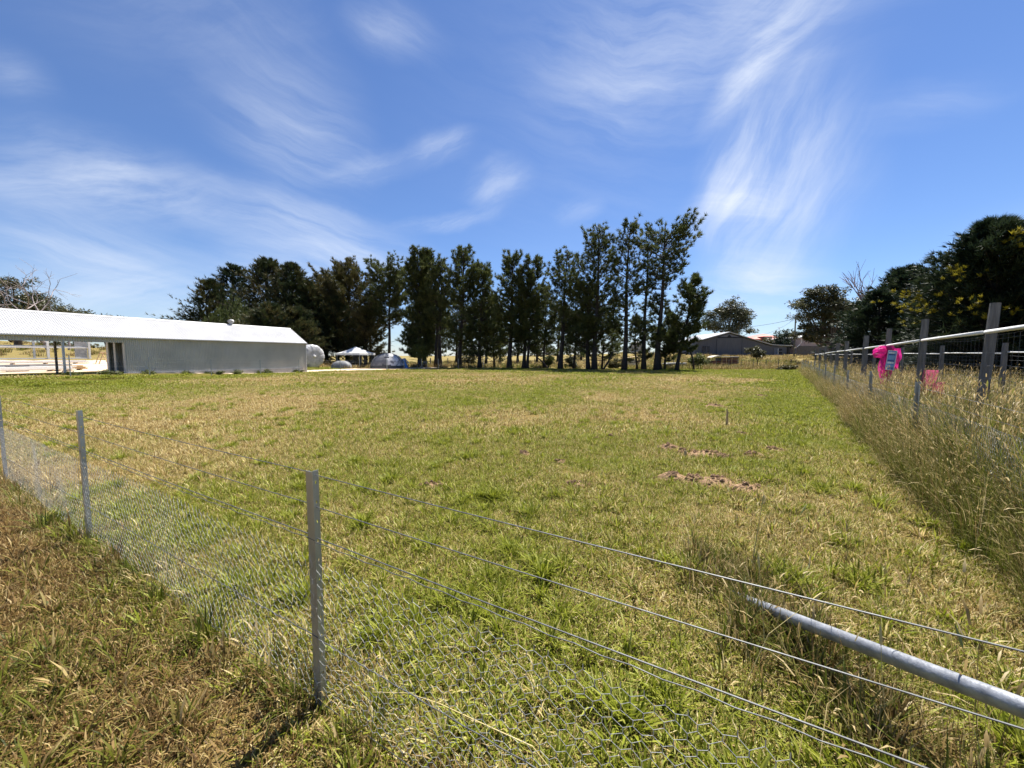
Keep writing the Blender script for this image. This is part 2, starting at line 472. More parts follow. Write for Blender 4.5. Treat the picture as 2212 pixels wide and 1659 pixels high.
def patch_mesh(name, mat, size, n, Lr, Wr, tilt, clumps=0, cl_n=40, cl_L=(.08, .17), cl_W=(.005, .009), flat=.35, cl_g=(.55, 1)):
    out = []
    px, py = U(-size / 2, size / 2, n), U(-size / 2, size / 2, n)
    th0 = np.abs(rng.normal(0, tilt, n)) + .1; lay = rng.random(n) < flat; th0[lay] = U(1.0, 1.5, lay.sum())
    out.append(blades(px, py, U(*Lr, n), U(*Wr, n), U(0, 6.283, n), th0, np.clip(th0 + U(.1, .9, n), 0, 1.75), rng.random(n), rng.random(n) * .9 + .05, U(0, .01, n)))
    for c in range(clumps):
        cx, cy = U(-size / 2, size / 2, 2); m = cl_n; a = U(0, 6.283, m); rr = U(0, .035, m)
        t0 = U(.25, 1.25, m)
        out.append(blades(cx + np.cos(a) * rr, cy + np.sin(a) * rr, U(*cl_L, m), U(*cl_W, m), a + U(-.3, .3, m), t0, np.clip(t0 + U(.1, .7, m), 0, 1.8), rng.random(m) * .9 + .1, U(*cl_g, m)))
    Vs, Fs, Ts, b = [], [], [], 0
    for v, f, tt in out:
        Vs.append(v); Fs.append(f + b); Ts.append(tt); b += len(v)
    me = np_mesh(name, np.concatenate(Vs), np.concatenate(Fs), mat, np.concatenate(Ts))
    return me
def scatter(name, meshes, P, rz, sc, idx, dry, label, tilt=None):
    """points with attributes + an instancing node tree: one uncountable object"""
    src = bpy.data.collections.new(name + '_kinds')
    for i, me in enumerate(meshes):
        src.objects.link(bpy.data.objects.new('%s_kind_%02d' % (name, i), me))
    me = bpy.data.meshes.new(name); me.vertices.add(len(P)); me.vertices.foreach_set('co', P.astype(np.float32).ravel())
    rot = np.zeros((len(P), 3), np.float32); rot[:, 2] = rz
    if tilt is not None: rot[:, :2] = tilt
    a = me.attributes.new('rot', 'FLOAT_VECTOR', 'POINT'); a.data.foreach_set('vector', rot.ravel())
    a = me.attributes.new('scl', 'FLOAT', 'POINT'); a.data.foreach_set('value', np.asarray(sc, np.float32))
    a = me.attributes.new('pick', 'INT', 'POINT'); a.data.foreach_set('value', np.asarray(idx, np.int32))
    a = me.attributes.new('dry', 'FLOAT', 'POINT'); a.data.foreach_set('value', np.asarray(dry, np.float32))
    o = link(name, me); tagit(o, label, None, None, 'stuff')
    g = bpy.data.node_groups.new(name + '_nodes', 'GeometryNodeTree')
    g.interface.new_socket('Geometry', in_out='INPUT', socket_type='NodeSocketGeometry')
    g.interface.new_socket('Geometry', in_out='OUTPUT', socket_type='NodeSocketGeometry')
    gi, go = g.nodes.new('NodeGroupInput'), g.nodes.new('NodeGroupOutput')
    ci = g.nodes.new('GeometryNodeCollectionInfo'); ci.inputs[0].default_value = src
    ci.inputs[1].default_value = True; ci.inputs[2].default_value = True
    ip = g.nodes.new('GeometryNodeInstanceOnPoints'); ip.inputs['Pick Instance'].default_value = True
    def attr(nm, ty):
        n = g.nodes.new('GeometryNodeInputNamedAttribute'); n.data_type = ty; n.inputs[0].default_value = nm; return n.outputs[0]
    g.links.new(gi.outputs[0], ip.inputs['Points']); g.links.new(ci.outputs[0], ip.inputs['Instance'])
    g.links.new(attr('pick', 'INT'), ip.inputs['Instance Index'])
    e2r = g.nodes.new('FunctionNodeEulerToRotation'); g.links.new(attr('rot', 'FLOAT_VECTOR'), e2r.inputs[0])
    g.links.new(e2r.outputs[0], ip.inputs['Rotation'])
    g.links.new(attr('scl', 'FLOAT'), ip.inputs['Scale'])
    g.links.new(ip.outputs[0], go.inputs[0])
    md = o.modifiers.new('scatter', 'NODES'); md.node_group = g
    return o
GREENS = [(.070, .092, .006), (.160, .190, .012), (.250, .278, .024), (.40, .405, .085)]
STRAWS = [(.15, .092, .030), (.33, .235, .085), (.53, .405, .165), (.76, .64, .36)]
M_grass = grassmat('lawn_blades', GREENS, STRAWS)
TALLS = [(.10, .065, .024), (.20, .135, .050), (.32, .23, .095), (.56, .45, .24)]
M_tall = grassmat('tall_grass_blades', [(.045, .06, .008), (.085, .11, .014), (.15, .17, .025), (.23, .23, .06)], TALLS)

def wedge(y0, y1, step, jit=.5):
    ys = np.arange(y0, y1, step); P = []
    for y in ys:
        w = 1.42 * y + 1.4
        xs = np.arange(-w, w, step); P.append(np.stack([xs, np.full_like(xs, y)], 1))
    P = np.concatenate(P); P += U(-jit, jit, P.shape) * step
    return P
def in_field(P, m=0.25):
    X, Y = P[:, 0], P[:, 1]
    q = (X - SHED_C.x) * sn.x + (Y - SHED_C.y) * sn.y
    r = (X - SHED_C.x) * sa.x + (Y - SHED_C.y) * sa.y
    k = (fence_side(X, Y) < m) & ((q > .9) | (r > 1.5)) & ~pad_in(X, Y)
    return k
def lay(name, kinds, P, s0, s1, label, extra=0.0, zoff=0.0):
    n = len(P)
    Z = terrain(P[:, 0], P[:, 1]) + zoff
    d = np.clip(dryness(P[:, 0], P[:, 1]) + U(-.10, .10, n) + extra, 0, 1)
    return scatter(name, kinds, np.stack([P[:, 0], P[:, 1], Z], 1), U(0, 6.283, n), U(s0, s1, n), rng.integers(0, len(kinds), n), d, label)

# near turf: 0.4 m patches; then larger patches of wider blades with distance
near_k = [patch_mesh('turf_patch', M_grass, .46, 1150, (.025, .08), (.0028, .0058), .7, c, 30, (.06, .14), (.0055, .010), cl_g=(.3, 1)) for c in (0, 1, 2, 3, 4, 5)]
P = wedge(.9, 7.5, .30, .42); P = P[in_field(P)]; sd_ = near_side(P[:, 0], P[:, 1]) > -.05
lay('lawn_grass', near_k, P[sd_], .85, 1.25, 'short dry and green turf of the paddock close by')
M_verge = grassmat('path_verge_blades', [(.040, .052, .006), (.095, .110, .012), (.165, .175, .022), (.27, .26, .06)], [(.085, .045, .014), (.19, .112, .040), (.32, .21, .08), (.55, .42, .19)])
verge_k = [patch_mesh('verge_patch', M_verge, .46, 1150, (.025, .085), (.0028, .0058), .75, c, 30, (.06, .15), (.005, .010), cl_g=(.3, 1)) for c in (0, 0, 1, 2, 4)]
lay('path_verge_grass', verge_k, P[~sd_], .85, 1.25, 'browned turf on the path side of the netting fence', -.02)
mid_k = [patch_mesh('turf_patch_mid', M_grass, 1.0, 1500, (.04, .10), (.006, .011), .65, c, 34, (.10, .19), (.007, .013)) for c in (0, 1, 2, 4)]
P = wedge(7.3, 19, .72); lay('lawn_grass_mid', mid_k, P[in_field(P)], .85, 1.2, 'short dry and green turf across the paddock')
far_k = [patch_mesh('turf_patch_far', M_grass, 2.2, 1700, (.05, .12), (.014, .028), .7, c, 40, (.12, .2), (.016, .028)) for c in (0, 3, 6)]
P = wedge(18.6, 47, 1.6); lay('lawn_grass_far', far_k, P[in_field(P, .4)], .9, 1.2, 'short turf at the far side of the paddock')
# broad-leaved paspalum clumps in the turf
cl_k = [patch_mesh('paspalum_clump', M_grass, .16, 10, (.03, .06), (.003, .005), .5, 4, 46, (.09, .17), (.006, .011), cl_g=(.6, 1)) for _ in range(5)]
P = wedge(1.2, 16, .55, .9); X, Y = P[:, 0], P[:, 1]
m = fbm(X * .55 + 3, Y * .55, 61, 3); k = in_field(P, -.2) & (m > .50) & (rng.random(len(P)) < .6) & (near_side(X, Y) > -.1)
P = P[k]; n = len(P)
scatter('paspalum_grass', cl_k, np.stack([P[:, 0], P[:, 1], terrain(P[:, 0], P[:, 1])], 1), U(0, 6.28, n), U(.6, 1.15, n), rng.integers(0, 5, n), U(.05, .30, n), 'broad leaved green grass clumps in the turf')

# tall grasses
def tall_mesh(name, mat, n, Lr, Wr, spread, heads=.35, radius=.22, g=(0, 1), lean=.35):
    a = U(0, 6.283, n); rr = radius * np.sqrt(rng.random(n)); px, py = np.cos(a) * rr, np.sin(a) * rr
    az_ = a + U(-1, 1, n); Ln = U(*Lr, n); th0 = np.abs(rng.normal(0, lean, n)); th1 = th0 + U(.05, spread, n)
    V1, F1, T1 = blades(px, py, Ln, U(*Wr, n), az_, th0, th1, rng.random(n), U(*g, n))
    h = rng.random(n) < heads; m = h.sum()
    tip = V1.reshape(n, 5, 3)[h, 4]; th = th1[h] + .1
    V2, F2, T2 = blades(tip[:, 0], tip[:, 1], U(.05, .11, m), U(.006, .012, m), az_[h], th, th + .5, U(.5, 1, m), U(0, .2, m), tip[:, 2] - .02)
    return np_mesh(name, np.concatenate([V1, V2]), np.concatenate([F1, F2 + len(V1)]), mat, np.concatenate([T1, T2]))
tall_k = [tall_mesh('tall_tuft', M_tall, 95, (.45, 1.15), (.0035, .0075), .9) for _ in range(5)] + [tall_mesh('leafy_tuft', M_tall, 90, (.25, .65), (.005, .010), 1.1, .1, g=(.4, 1)) for _ in range(4)]
def strip(n, s0, s1, f0, f1):
    s = U(s0, s1, n); f = f0 + (f1 - f0) * rng.random(n) ** 1.2
    P = np.stack([F0.x + FD.x * s + FN.x * f, F0.y + FD.y * s + FN.y * f], 1); return P
P = np.concatenate([strip(520, -4.6, 5, -.34, .25), strip(420, 5, 30, -.22, .2), strip(1300, -4.5, 9, -.12, 1.9), strip(1100, 9, 42, -.15, 2.4), strip(700, -3, 14, 1.4, 7), strip(800, 10, 42, 2, 16)])
k = (P[:, 1] > .6); P = P[k]; n = len(P)
f = fence_side(P[:, 0], P[:, 1])
scatter('tall_dry_grass', tall_k, np.stack([P[:, 0], P[:, 1], terrain(P[:, 0], P[:, 1])], 1), U(0, 6.28, n), U(.5, 1.12, n) * np.where(f < .1, .62, 1), rng.integers(0, 9, n),
        np.clip(.58 + U(-.42, .36, n) - .22 * (P[:, 1] < 8) + 1.4 * (fbm(P[:, 0] * .6, P[:, 1] * .6, 77, 3) - .5), .1, 1), 'tall straw coloured grass along the right hand fence')
# rough grass on the rise before the barn, under the trees and on the hill
rough_k = [tall_mesh('rough_tuft', M_tall, 60, (.25, .6), (.018, .04), .9, .2, .5, (0, 1)) for _ in range(4)]
Pr = []
for (xa, xb, ya, yb, n) in ((14, 50, 43.2, 48, 520), (16, 78, 47, 78, 900), (-26, 16, 46, 58, 330), (-22, 40, 58, 100, 500)):
    Pr.append(np.stack([U(xa, xb, n), U(ya, yb, n)], 1))
q_, r_ = U(29, 95, 500), U(-45, 12, 500)
Pr.append(np.stack([SHED_C.x - sn.x * q_ + sa.x * r_, SHED_C.y - sn.y * q_ + sa.y * r_], 1))
P = np.concatenate(Pr); k = ~pad_in(P[:, 0], P[:, 1]); P = P[k]; n = len(P)
scatter('rough_grass', rough_k, np.stack([P[:, 0], P[:, 1], terrain(P[:, 0], P[:, 1])], 1), U(0, 6.28, n), U(.7, 1.3, n), rng.integers(0, 4, n), np.clip(.55 + U(-.3, .3, n) + (fbm(P[:, 0] * .08, P[:, 1] * .08, 78, 3) - .5) * 1.6, 0, 1), 'rough uncut grass beyond the paddock')
# unmown fringe at the foot of the foreground fence and round the fallen pipe
fr_k = [tall_mesh('fringe_tuft', M_tall, 46, (.08, .24), (.0025, .0055), .9, .06, .09, (0, 1), .6) for _ in range(4)] + [tall_mesh('fringe_leafy', M_tall, 36, (.10, .26), (.005, .009), 1.0, .03, .08, (.45, 1), .6) for _ in range(3)]
st_k = [tall_mesh('stalk', M_tall, 6, (.30, .75), (.0018, .0032), .55, .45, .10, (0, 1), .28) for _ in range(4)]
s = U(-2.6, 7.5, 110); P = np.stack([CB.x + CD.x * s, CB.y + CD.y * s], 1) + rng.normal(0, .06, (110, 2))
bx0, bx1 = np.array([1.52, 2.45]), np.array([1.50, .85])
t_ = U(-.2, 1.25, 250)[:, None]; P2 = np.concatenate([bx0 + (bx1 - bx0) * t_ + rng.normal(0, .11, (250, 2)), np.array([1.40, 2.50]) + rng.normal(0, .16, (16, 2)), np.array([1.36, 2.1]) + rng.normal(0, .12, (14, 2))])
P3 = np.array([CB.x, CB.y]) + rng.normal(0, .05, (9, 2)) + np.array([-.10, .10])
P = np.concatenate([P, P2, P3]); P = P[(np.hypot(P[:, 0] - CB.x + .03, P[:, 1] - CB.y + .09) > .16) & ((P[:, 0] < .9) | (P[:, 1] > 1.0))]; n = len(P)
scatter('fence_fringe_grass', fr_k, np.stack([P[:, 0], P[:, 1], terrain(P[:, 0], P[:, 1])], 1), U(0, 6.28, n), U(.5, 1.1, n) * np.where((P[:, 0] > .9) & (P[:, 1] > .5), np.where(P[:, 1] > 2.1, .9, 1.08), 1), rng.integers(0, 7, n), np.clip(U(.3, 1.0, n), 0, 1), 'uncut grass at the foot of the netting fence')
P = np.concatenate([np.stack([U(1.0, 2.4, 46), U(1.1, 2.9, 46)], 1), np.stack([U(1.6, 3.4, 18), U(1.8, 3.4, 18)], 1)]); n = len(P)
scatter('seeding_grass_stalks', st_k, np.stack([P[:, 0], P[:, 1], terrain(P[:, 0], P[:, 1])], 1), U(0, 6.28, n), U(.55, 1.0, n), rng.integers(0, 4, n), U(.2, 1, n), 'thin seeding grass stalks beside the galvanised pipe')

# a few long flowering stems that stand out singly by the fence
M_stem = pm('ripe_grass_stem', (.55, .44, .20), (.42, .34, .12), 12, .6)
M_stemg = pm('green_grass_stem', (.20, .22, .06), (.14, .16, .04), 12, .6)
def stem(px, Y, label, m=M_stem, r=.0022, head=True):
    pts = [AT(x, y, Y + dy) for (x, y, dy) in px]; pts[0].z = min(pts[0].z, tz(pts[0].x, pts[0].y) + .0) if pts[0].z < .25 else pts[0].z
    t = thing('grass_stem', tuple(pts[0]), label, 'grass stem', 'long single grass stems by the fence')
    MB().tube(pts, [r * (1 - .5 * i / (len(pts) - 1)) for i in range(len(pts))], 5).build('stalk', m, t)
    if head:
        d = (pts[-1] - pts[-2]).normalized(); e = pts[-1]
        MB().tube([e, e + d * .012, e + d * .035, e + d * .06, e + d * .08], [.0015, .0045, .0055, .004, .001], 6).build('seed_head', m, t)
stem([(1225, 1655, .15), (1170, 1620, .2), (1080, 1570, .25), (970, 1530, .3), (900, 1497, .33), (815, 1494, .36)][::-1] and [(1235, 1660, .0), (1150, 1612, .05), (1040, 1562, .10), (950, 1520, .16), (880, 1497, .22), (805, 1495, .28)], 1.25, 'long yellow grass stem arching across the bottom of the netting', r=.0028, head=False)
stem([(1622, 1250, 0), (1628, 1200, 0), (1636, 1150, 0), (1646, 1092, 0)], 2.6, 'upright pale straw stem standing behind the top wire', r=.004)
stem([(1700, 1330, 0), (1692, 1240, .05), (1700, 1160, .1), (1730, 1110, .15)], 2.2, 'slim green stem nodding over the pipe end', M_stemg)
stem([(2125, 1560, 0), (2105, 1480, .05), (2080, 1400, .1), (2110, 1440, .12)][:3], 1.35, 'dark slim stem crossing the middle of the pipe', M_stemg, .0016)
stem([(1900, 1640, 0), (1912, 1540, 0), (1905, 1450, .0), (1903, 1395, .02)], 1.45, 'stem with a plump seed head before the pipe', M_stem, .0018)
stem([(1640, 1560, 0), (1655, 1450, .05), (1648, 1330, .1), (1640, 1230, .14)], 1.75, 'pale leaning stem rising from the fringe below the pipe', M_stem, .0024)
stem([(1560, 1640, 0), (1600, 1500, .05), (1660, 1370, .1), (1750, 1300, .14)], 1.6, 'pale stem leaning across the second wire toward the pipe', M_stem, .0020)

# ------------------------------------------------------------------ materials for built things
M_galv = pm('galvanised_steel', (.42, .44, .46), (.30, .32, .34), 9, .42, .75, bump=.08, stretch=(1, 1, .25))
M_wire = pm('galvanised_wire', (.13, .135, .14), (.08, .085, .09), 30, .55, .3)
M_net = pm('galvanised_netting', (.50, .51, .52), (.38, .39, .40), 30, .5, .3)
M_slot = pm('slot_shadow', (.05, .05, .05), None, 3, .8)
M_pipe = pm('weathered_pipe', (.36, .375, .40), (.22, .23, .25), 16, .46, .5, bump=.12, bscale=60)
M_timber = pm('weathered_timber', (.20, .19, .18), (.11, .105, .10), 4, .85, bump=.5, bscale=20, stretch=(6, 6, .6))
M_white_rail = pm('white_painted_pipe', (.80, .80, .78), (.68, .68, .66), 4, .4)
M_roof = pm('zinc_roof_sheet', (.47, .47, .475), (.41, .41, .415), .8, .42, .12)
M_wall = pm('zinc_wall_sheet', (.55, .525, .475), (.46, .44, .40), .7, .5, .12)
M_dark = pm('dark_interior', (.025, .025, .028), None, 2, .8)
M_conc = pm('concrete_slab', (.34, .33, .32), (.24, .23, .23), 2, .8, bump=.1)
M_steel = pm('grey_steel_frame', (.50, .52, .54), (.42, .44, .46), 3, .45, .3)
M_whitep = pm('white_panel', (.80, .80, .80), (.70, .70, .70), 2, .5)
M_wood = pm('raw_timber', (.52, .38, .22), (.40, .28, .15), 6, .7, stretch=(1, 1, 4))

# ------------------------------------------------------------------ foreground wire netting fence
def c_post(parent, base, h, along, into, web=.045, fl=.026, name='post'):
    """roll-formed steel post: web, slotted flange, return lip"""
    a, b = Vector(along).normalized(), Vector(into).normalized(); p = Vector(base); t = .0026
    o = MB(); up = Vector((0, 0, 1))
    def slab(q, u, w, n, z0, z1):
        vs = [q + u * i + n * j + up * k for i in (0, w) for j in (0, t) for k in (z0, z1)]
        o.add(vs, [(0, 1, 3, 2), (4, 6, 7, 5), (0, 4, 5, 1), (2, 3, 7, 6), (0, 2, 6, 4), (1, 5, 7, 3)])
    slab(p, a, web, b, -.25, h)
    zs = [-.25] + [z for i in range(int((h - .05) / .085)) for z in (h - .055 - i * .085, h - .040 - i * .085)][::1]
    cuts = sorted([(h - .055 - i * .085, h - .040 - i * .085) for i in range(int((h - .1) / .085))])
    z = -.25
    for c0, c1 in cuts:
        slab(p - a * t, b, fl, a, z, c0)
        slab(p - a * t, b, fl * .42, a, c0, c1); slab(p - a * t + b * fl * .68, b, fl * .32, a, c0, c1)
        z = c1
    slab(p - a * t, b, fl, a, z, h + .004)
    slab(p + b * fl, a, web * .3, b, -.25, h)
    slab(p + a * web, b, fl * .7, -a, -.25, h - .004)
    return o.build(name, M_galv, parent)
NET_H, CELL_W, CELL_H = .70, .052, .045
def netting_mesh(length, h, name, rad=.00082, sag=.010):
    """hexagonal netting in the x-z plane, as thin three-sided wires with doubled twists"""
    seg = []; nx_ = int(length / CELL_W); nz_ = int(h / (CELL_H * .75))
    def pt(i, j):
        x = i * CELL_W * .5; z = .012 + j * CELL_H * .75
        jx = (vnoise(i * .7, j * .9, 3) - .5) * .012; jz = (vnoise(i * .7, j * .9, 4) - .5) * .010
        y = sag * (vnoise(i * .06, j * .13, 5) - .5) * 4
        return (x + float(jx), float(y), min(z + float(jz), h))
    for j in range(nz_):
        for i in range(2 * nx_):
            # horizontal twists alternate, slanted wires join them
            if (i + j) % 2 == 0:
                a = pt(i, j); seg.append((a, (a[0], a[1], min(h, a[2] + CELL_H * .36)), rad * 1.9))
                top = (a[0], a[1], min(h, a[2] + CELL_H * .36))
                if j + 1 < nz_:
                    seg.append((top, pt(i - 1, j + 1), rad)); seg.append((top, pt(i + 1, j + 1), rad))
    A = np.array([s[0] for s in seg]); B = np.array([s[1] for s in seg]); r = np.array([s[2] for s in seg])[:, None]
    d = B - A; d /= np.linalg.norm(d, axis=1)[:, None] + 1e-9
    u = np.cross(d, np.array([0, 1., 0])); u /= np.linalg.norm(u, axis=1)[:, None] + 1e-9
    w = np.cross(d, u)
    V = []
    for base in (A, B):
        for k in range(3):
            an = k * 2.0944; V.append(base + (u * math.cos(an) + w * math.sin(an)) * r)
    n = len(seg); V = np.stack(V, 1).reshape(-1, 3); b = np.arange(n)[:, None] * 6
    F = np.concatenate([b + np.array([[k, (k + 1) % 3, 3 + (k + 1) % 3, 3 + k]]) for k in range(3)])
    return np_mesh(name, V, F, M_net)
SPAN = 3.08
NET = netting_mesh(SPAN, NET_H, 'wire_netting')
def wire(parent, p, q, r=.0016, sag=.006, n=8, twist=0.0, name='strand_wire'):
    p, q = Vector(p), Vector(q); pts = []
    for i in range(n + 1):
        t = i / n; pts.append(p.lerp(q, t) - Vector((0, 0, sag * 4 * t * (1 - t))) + Vector((0, 0, twist * (1 if i % 2 else -1))))
    return MB().tube(pts, r, 5).build(name, M_wire, parent)
fence = thing('netting_fence', (CB.x, CB.y, 0), 'low galvanised wire netting fence with slotted steel posts at the path edge', 'fence')
WZ = [1.05, .912, .775]
into = Vector((CD.y, -CD.x, 0))
for i in range(-1, 3):
    p = CB + CD * (SPAN * i)
    c_post(fence, (p.x, p.y, tz(p.x, p.y)), 1.062 + (.03 if i == 1 else 0), CD, into)
pa, pb = CB + CD * (SPAN * 2), CB - CD * SPAN
for i in range(-1, 2):
    p, q = CB + CD * (SPAN * i), CB + CD * (SPAN * (i + 1))
    zz = tz(p.x, p.y) * .5 + tz(q.x, q.y) * .5
    for z in WZ:
        wire(fence, (p.x + into.x * .012, p.y + into.y * .012, z + zz), (q.x + into.x * .012, q.y + into.y * .012, z + zz), .0019 if z > .8 else .0022)
    wire(fence, (p.x, p.y, .765 + zz), (q.x, q.y, .765 + zz), .0016, .010, 40, .003)
    wire(fence, (p.x, p.y, .33 + zz), (q.x, q.y, .33 + zz), .0021, .012, 40, .002)
    wire(fence, (p.x, p.y, .04 + zz), (q.x, q.y, .04 + zz), .0016, .01, 12)
    o = link('wire_netting', NET, fence); o.location = (p.x - CB.x, p.y - CB.y, .03 + zz)
    o.rotation_euler = (0, 0, math.atan2(CD.y, CD.x))

# ------------------------------------------------------------------ right-hand wire fence
rf = thing('side_netting_fence', (F0.x, F0.y, 0), 'long wire fence of slim steel posts buried in tall dry grass', 'fence')
STEP = 3.6
NETR = netting_mesh(STEP, .85, 'wire_netting_bay', .0009)
for i in range(-1, 12):
    p = F0 + FD * (STEP * i); q = F0 + FD * (STEP * (i + 1))
    c_post(rf, (p.x, p.y, tz(p.x, p.y)), 1.16 + .05 * math.sin(i * 2.3), -FN, -FD, .05, .04)
    if i < 11:
        za, zb = tz(p.x, p.y), tz(q.x, q.y)
        for z in (1.08, .95, .86, .45):
            wire(rf, (p.x, p.y, z + za), (q.x, q.y, z + zb), .0022, .006, 5)
        o = link('wire_netting', NETR, rf); o.location = (p.x - F0.x, p.y - F0.y, .03 + (za + zb) / 2)
        o.rotation_euler = (0, 0, math.atan2(FD.y, FD.x))

# slanting galvanised brace pipe
pA = G(1600, 1292, .025); pB = AT(2212, 1530, 1.13); pC = pB + (pB - pA) * .75
br = MB()
br.tube([pA - (pB - pA) * .10, pA, pA.lerp(pB, .33), pA.lerp(pB, .66), pB, pC], .031, 20)
bp_ = br.build('brace_pipe', M_pipe, None, smooth=False)
tagit(bp_, 'galvanised steel brace pipe rising out of the grass beside the netting fence', 'pipe')
for f in bp_.data.polygons:
    f.use_smooth = len(f.vertices) == 4

# ------------------------------------------------------------------ timber yard fence with pipe rail
def timber_post(parent, p, h, r, lean=(0, 0), name='post'):
    o = MB(); z0 = tz(p[0], p[1])
    pts = [Vector((p[0] + lean[0] * t, p[1] + lean[1] * t, z0 - .3 * (1 - t) + h * t if t else z0 - .3)) for t in (0, .3, .62, .9, 1)]
    o.tube(pts, [r * 1.04, r, r * .98, r * .95, r * .90], 9)
    return o.build(name, M_timber, parent)
px_list = [2350, 2119, 1986.6, 1912.8, 1865.5, 1825.5, 1806.7, 1782, 1770, 1761]
yard = thing('yard_fence', (T0.x, T0.y, 0), 'tall weathered timber post fence with white pipe rail and square mesh', 'fence')
TP = []
for x in px_list:
    s = 6.0 * 429 / (x - 1690)
    p = T0 + FD * ((s - 6.0) / FD.y); TP.append(p)
tops = [2.36, 2.36, 2.35, 2.36, 2.30, 2.25, 2.25, 2.22, 2.2, 2.2]; rails = [1.93, 1.91, 1.88, 1.86, 1.82, 1.78, 1.76, 1.72, 1.70, 1.68]
for i, p in enumerate(TP):
    timber_post(yard, p, tops[i], .066 if i < 4 else .085, ((.16, .02) if i == 1 else (.05, 0)))
def mesh_panel(parent, p, q, z0, zt, nv=.155, name='mesh_panel', rad=.0022, bow=.0):
    o = MB(); p, q = Vector(p), Vector(q); ln = (q - p).length; k = max(2, int(ln / nv))
    zs = [.06, .16, .27, .40, .54, .69, .85, 1.02, 1.2, 1.4, 1.6, 1.8]
    for z in [z for z in zs if z < zt - .05] + [zt - .06]:
        pts = [p.lerp(q, t / 6) + Vector((0, 0, z0 + z + .015 * math.sin(t * 1.7 + z * 5))) for t in range(7)]
        o.tube(pts, rad, 4, False)
    for i in range(1, k):
        b = p.lerp(q, i / k)
        o.tube([b + Vector((0, 0, z0 + .03)), b + Vector((.01 * math.sin(i), 0, z0 + zt * .5)), b + Vector((0, 0, z0 + zt - .06))], rad * .8, 4, False)
    return o.build(name, M_wire, parent)
for i in range(len(TP) - 1):
    a, b = TP[i], TP[i + 1]
    za, zb = tz(a.x, a.y), tz(b.x, b.y)
    ra = a + Vector((0, 0, rails[i] + za)); rb = b + Vector((0, 0, rails[i + 1] + zb))
    u = (rb - ra).normalized()
    MB().tube([ra - FN * .09 * 0 + u * .07, rb - u * .07], .030, 12).build('pipe_rail', M_white_rail, yard, smooth=True)
    mesh_panel(yard, (a.x, a.y, 0), (b.x, b.y, 0), (za + zb) / 2, (rails[i] + rails[i + 1]) / 2)
    if i < 4:
        MB().tube([ra - Vector((0, 0, .02)) - FN * .0 + Vector((0, 0, .045 * math.sin(k * .9)))* .2 for k in range(2)][:1] + [ra + u * .02], .004, 5).build('tie_wire', M_wire, yard)
yard2 = thing('back_yard_fence', (TP[-1].x, TP[-1].y, 0), 'timber post fence with thin white rail on the far side of the yard', 'fence')
q0 = TP[-1]; q1 = AT(2170, 765, 12.0); q2 = AT(2500, 765, 9.0)
bpts = [q0.lerp(q1, t) for t in (.22, .42, .58, .72, .86)] + [q1, q1.lerp(q2, .6), q2]
bpts = [Vector((b.x, b.y, 0)) for b in bpts]
prev = Vector((q0.x, q0.y, 0)); zr = 1.64
for b in bpts:
    timber_post(yard2, b, 1.95, .07)
    za, zb = tz(prev.x, prev.y), tz(b.x, b.y)
    u = (b - prev).normalized() * .07
    MB().tube([prev + u + Vector((0, 0, 1.66)), b - u + Vector((0, 0, 1.62))], .020, 8).build('pipe_rail', M_white_rail, yard2, smooth=True)
    mesh_panel(yard2, prev, b, 0, 1.6)
    prev = b

# pink tulle knotted round one post, a second rag lower down, a small notice on the mesh
def pinkmat(name, c, alpha):
    m = bpy.data.materials.new(name); m.use_nodes = True; t = m.node_tree; p = t.nodes['Principled BSDF']
    p.inputs['Roughness'].default_value = .6
    no = N(t, 'ShaderNodeTexNoise'); no.inputs['Scale'].default_value = 9; no.inputs['Detail'].default_value = 6
    co = N(t, 'ShaderNodeTexCoord'); t.links.new(co.outputs['Object'], no.inputs['Vector'])
    t.links.new(mixc(t, no.outputs['Fac'], tuple(x * .6 for x in c), tuple(min(1, x * 1.25) for x in c)), p.inputs['Base Color'])
    tr = N(t, 'ShaderNodeBsdfTranslucent'); tr.inputs[0].default_value = (*c, 1)
    tp = N(t, 'ShaderNodeBsdfTransparent')
    m1 = N(t, 'ShaderNodeMixShader'); m1.inputs[0].default_value = .45
    t.links.new(p.outputs[0], m1.inputs[1]); t.links.new(tr.outputs[0], m1.inputs[2])
    m2 = N(t, 'ShaderNodeMixShader'); m2.inputs[0].default_value = alpha
    t.links.new(tp.outputs[0], m2.inputs[1]); t.links.new(m1.outputs[0], m2.inputs[2])
    t.links.new(m2.outputs[0], t.nodes['Material Output'].inputs[0]); return m
M_pink = pinkmat('hot_pink_tulle', (.80, .03, .34), .82)
M_pink2 = pinkmat('faded_pink_tulle', (.80, .16, .30), .62)
def drape(rows, cols, fn):
    V = np.array([fn(i / (rows - 1), j / (cols - 1)) for i in range(rows) for j in range(cols)])
    I = np.arange(rows * cols).reshape(rows, cols)
    return V, np.stack([I[:-1, :-1].ravel(), I[:-1, 1:].ravel(), I[1:, 1:].ravel(), I[1:, :-1].ravel()], 1)
def cloth(name, parent, fn, mat, rows=28, cols=28):
    V, F = drape(rows, cols, fn); me = np_mesh(name, V, F, mat); me.polygons.foreach_set('use_smooth', [True] * len(F))
    return link(name, me, parent)
p3 = TP[3]; zc = tz(p3.x, p3.y)
tul = thing('pink_tulle', (p3.x, p3.y, zc), 'hot pink tulle bow with trailing tails tied round a timber fence post', 'fabric')
def wrap(u, v):
    a = v * 6.283; r = .115 + .03 * math.sin(9 * a + 3 * u) * (1 + u) + .02 * math.sin(17 * a)
    return (r * math.cos(a) * (1 + .25 * math.sin(u * 7)), r * math.sin(a), 1.86 - u * .22)
cloth('wrap', tul, wrap, M_pink)
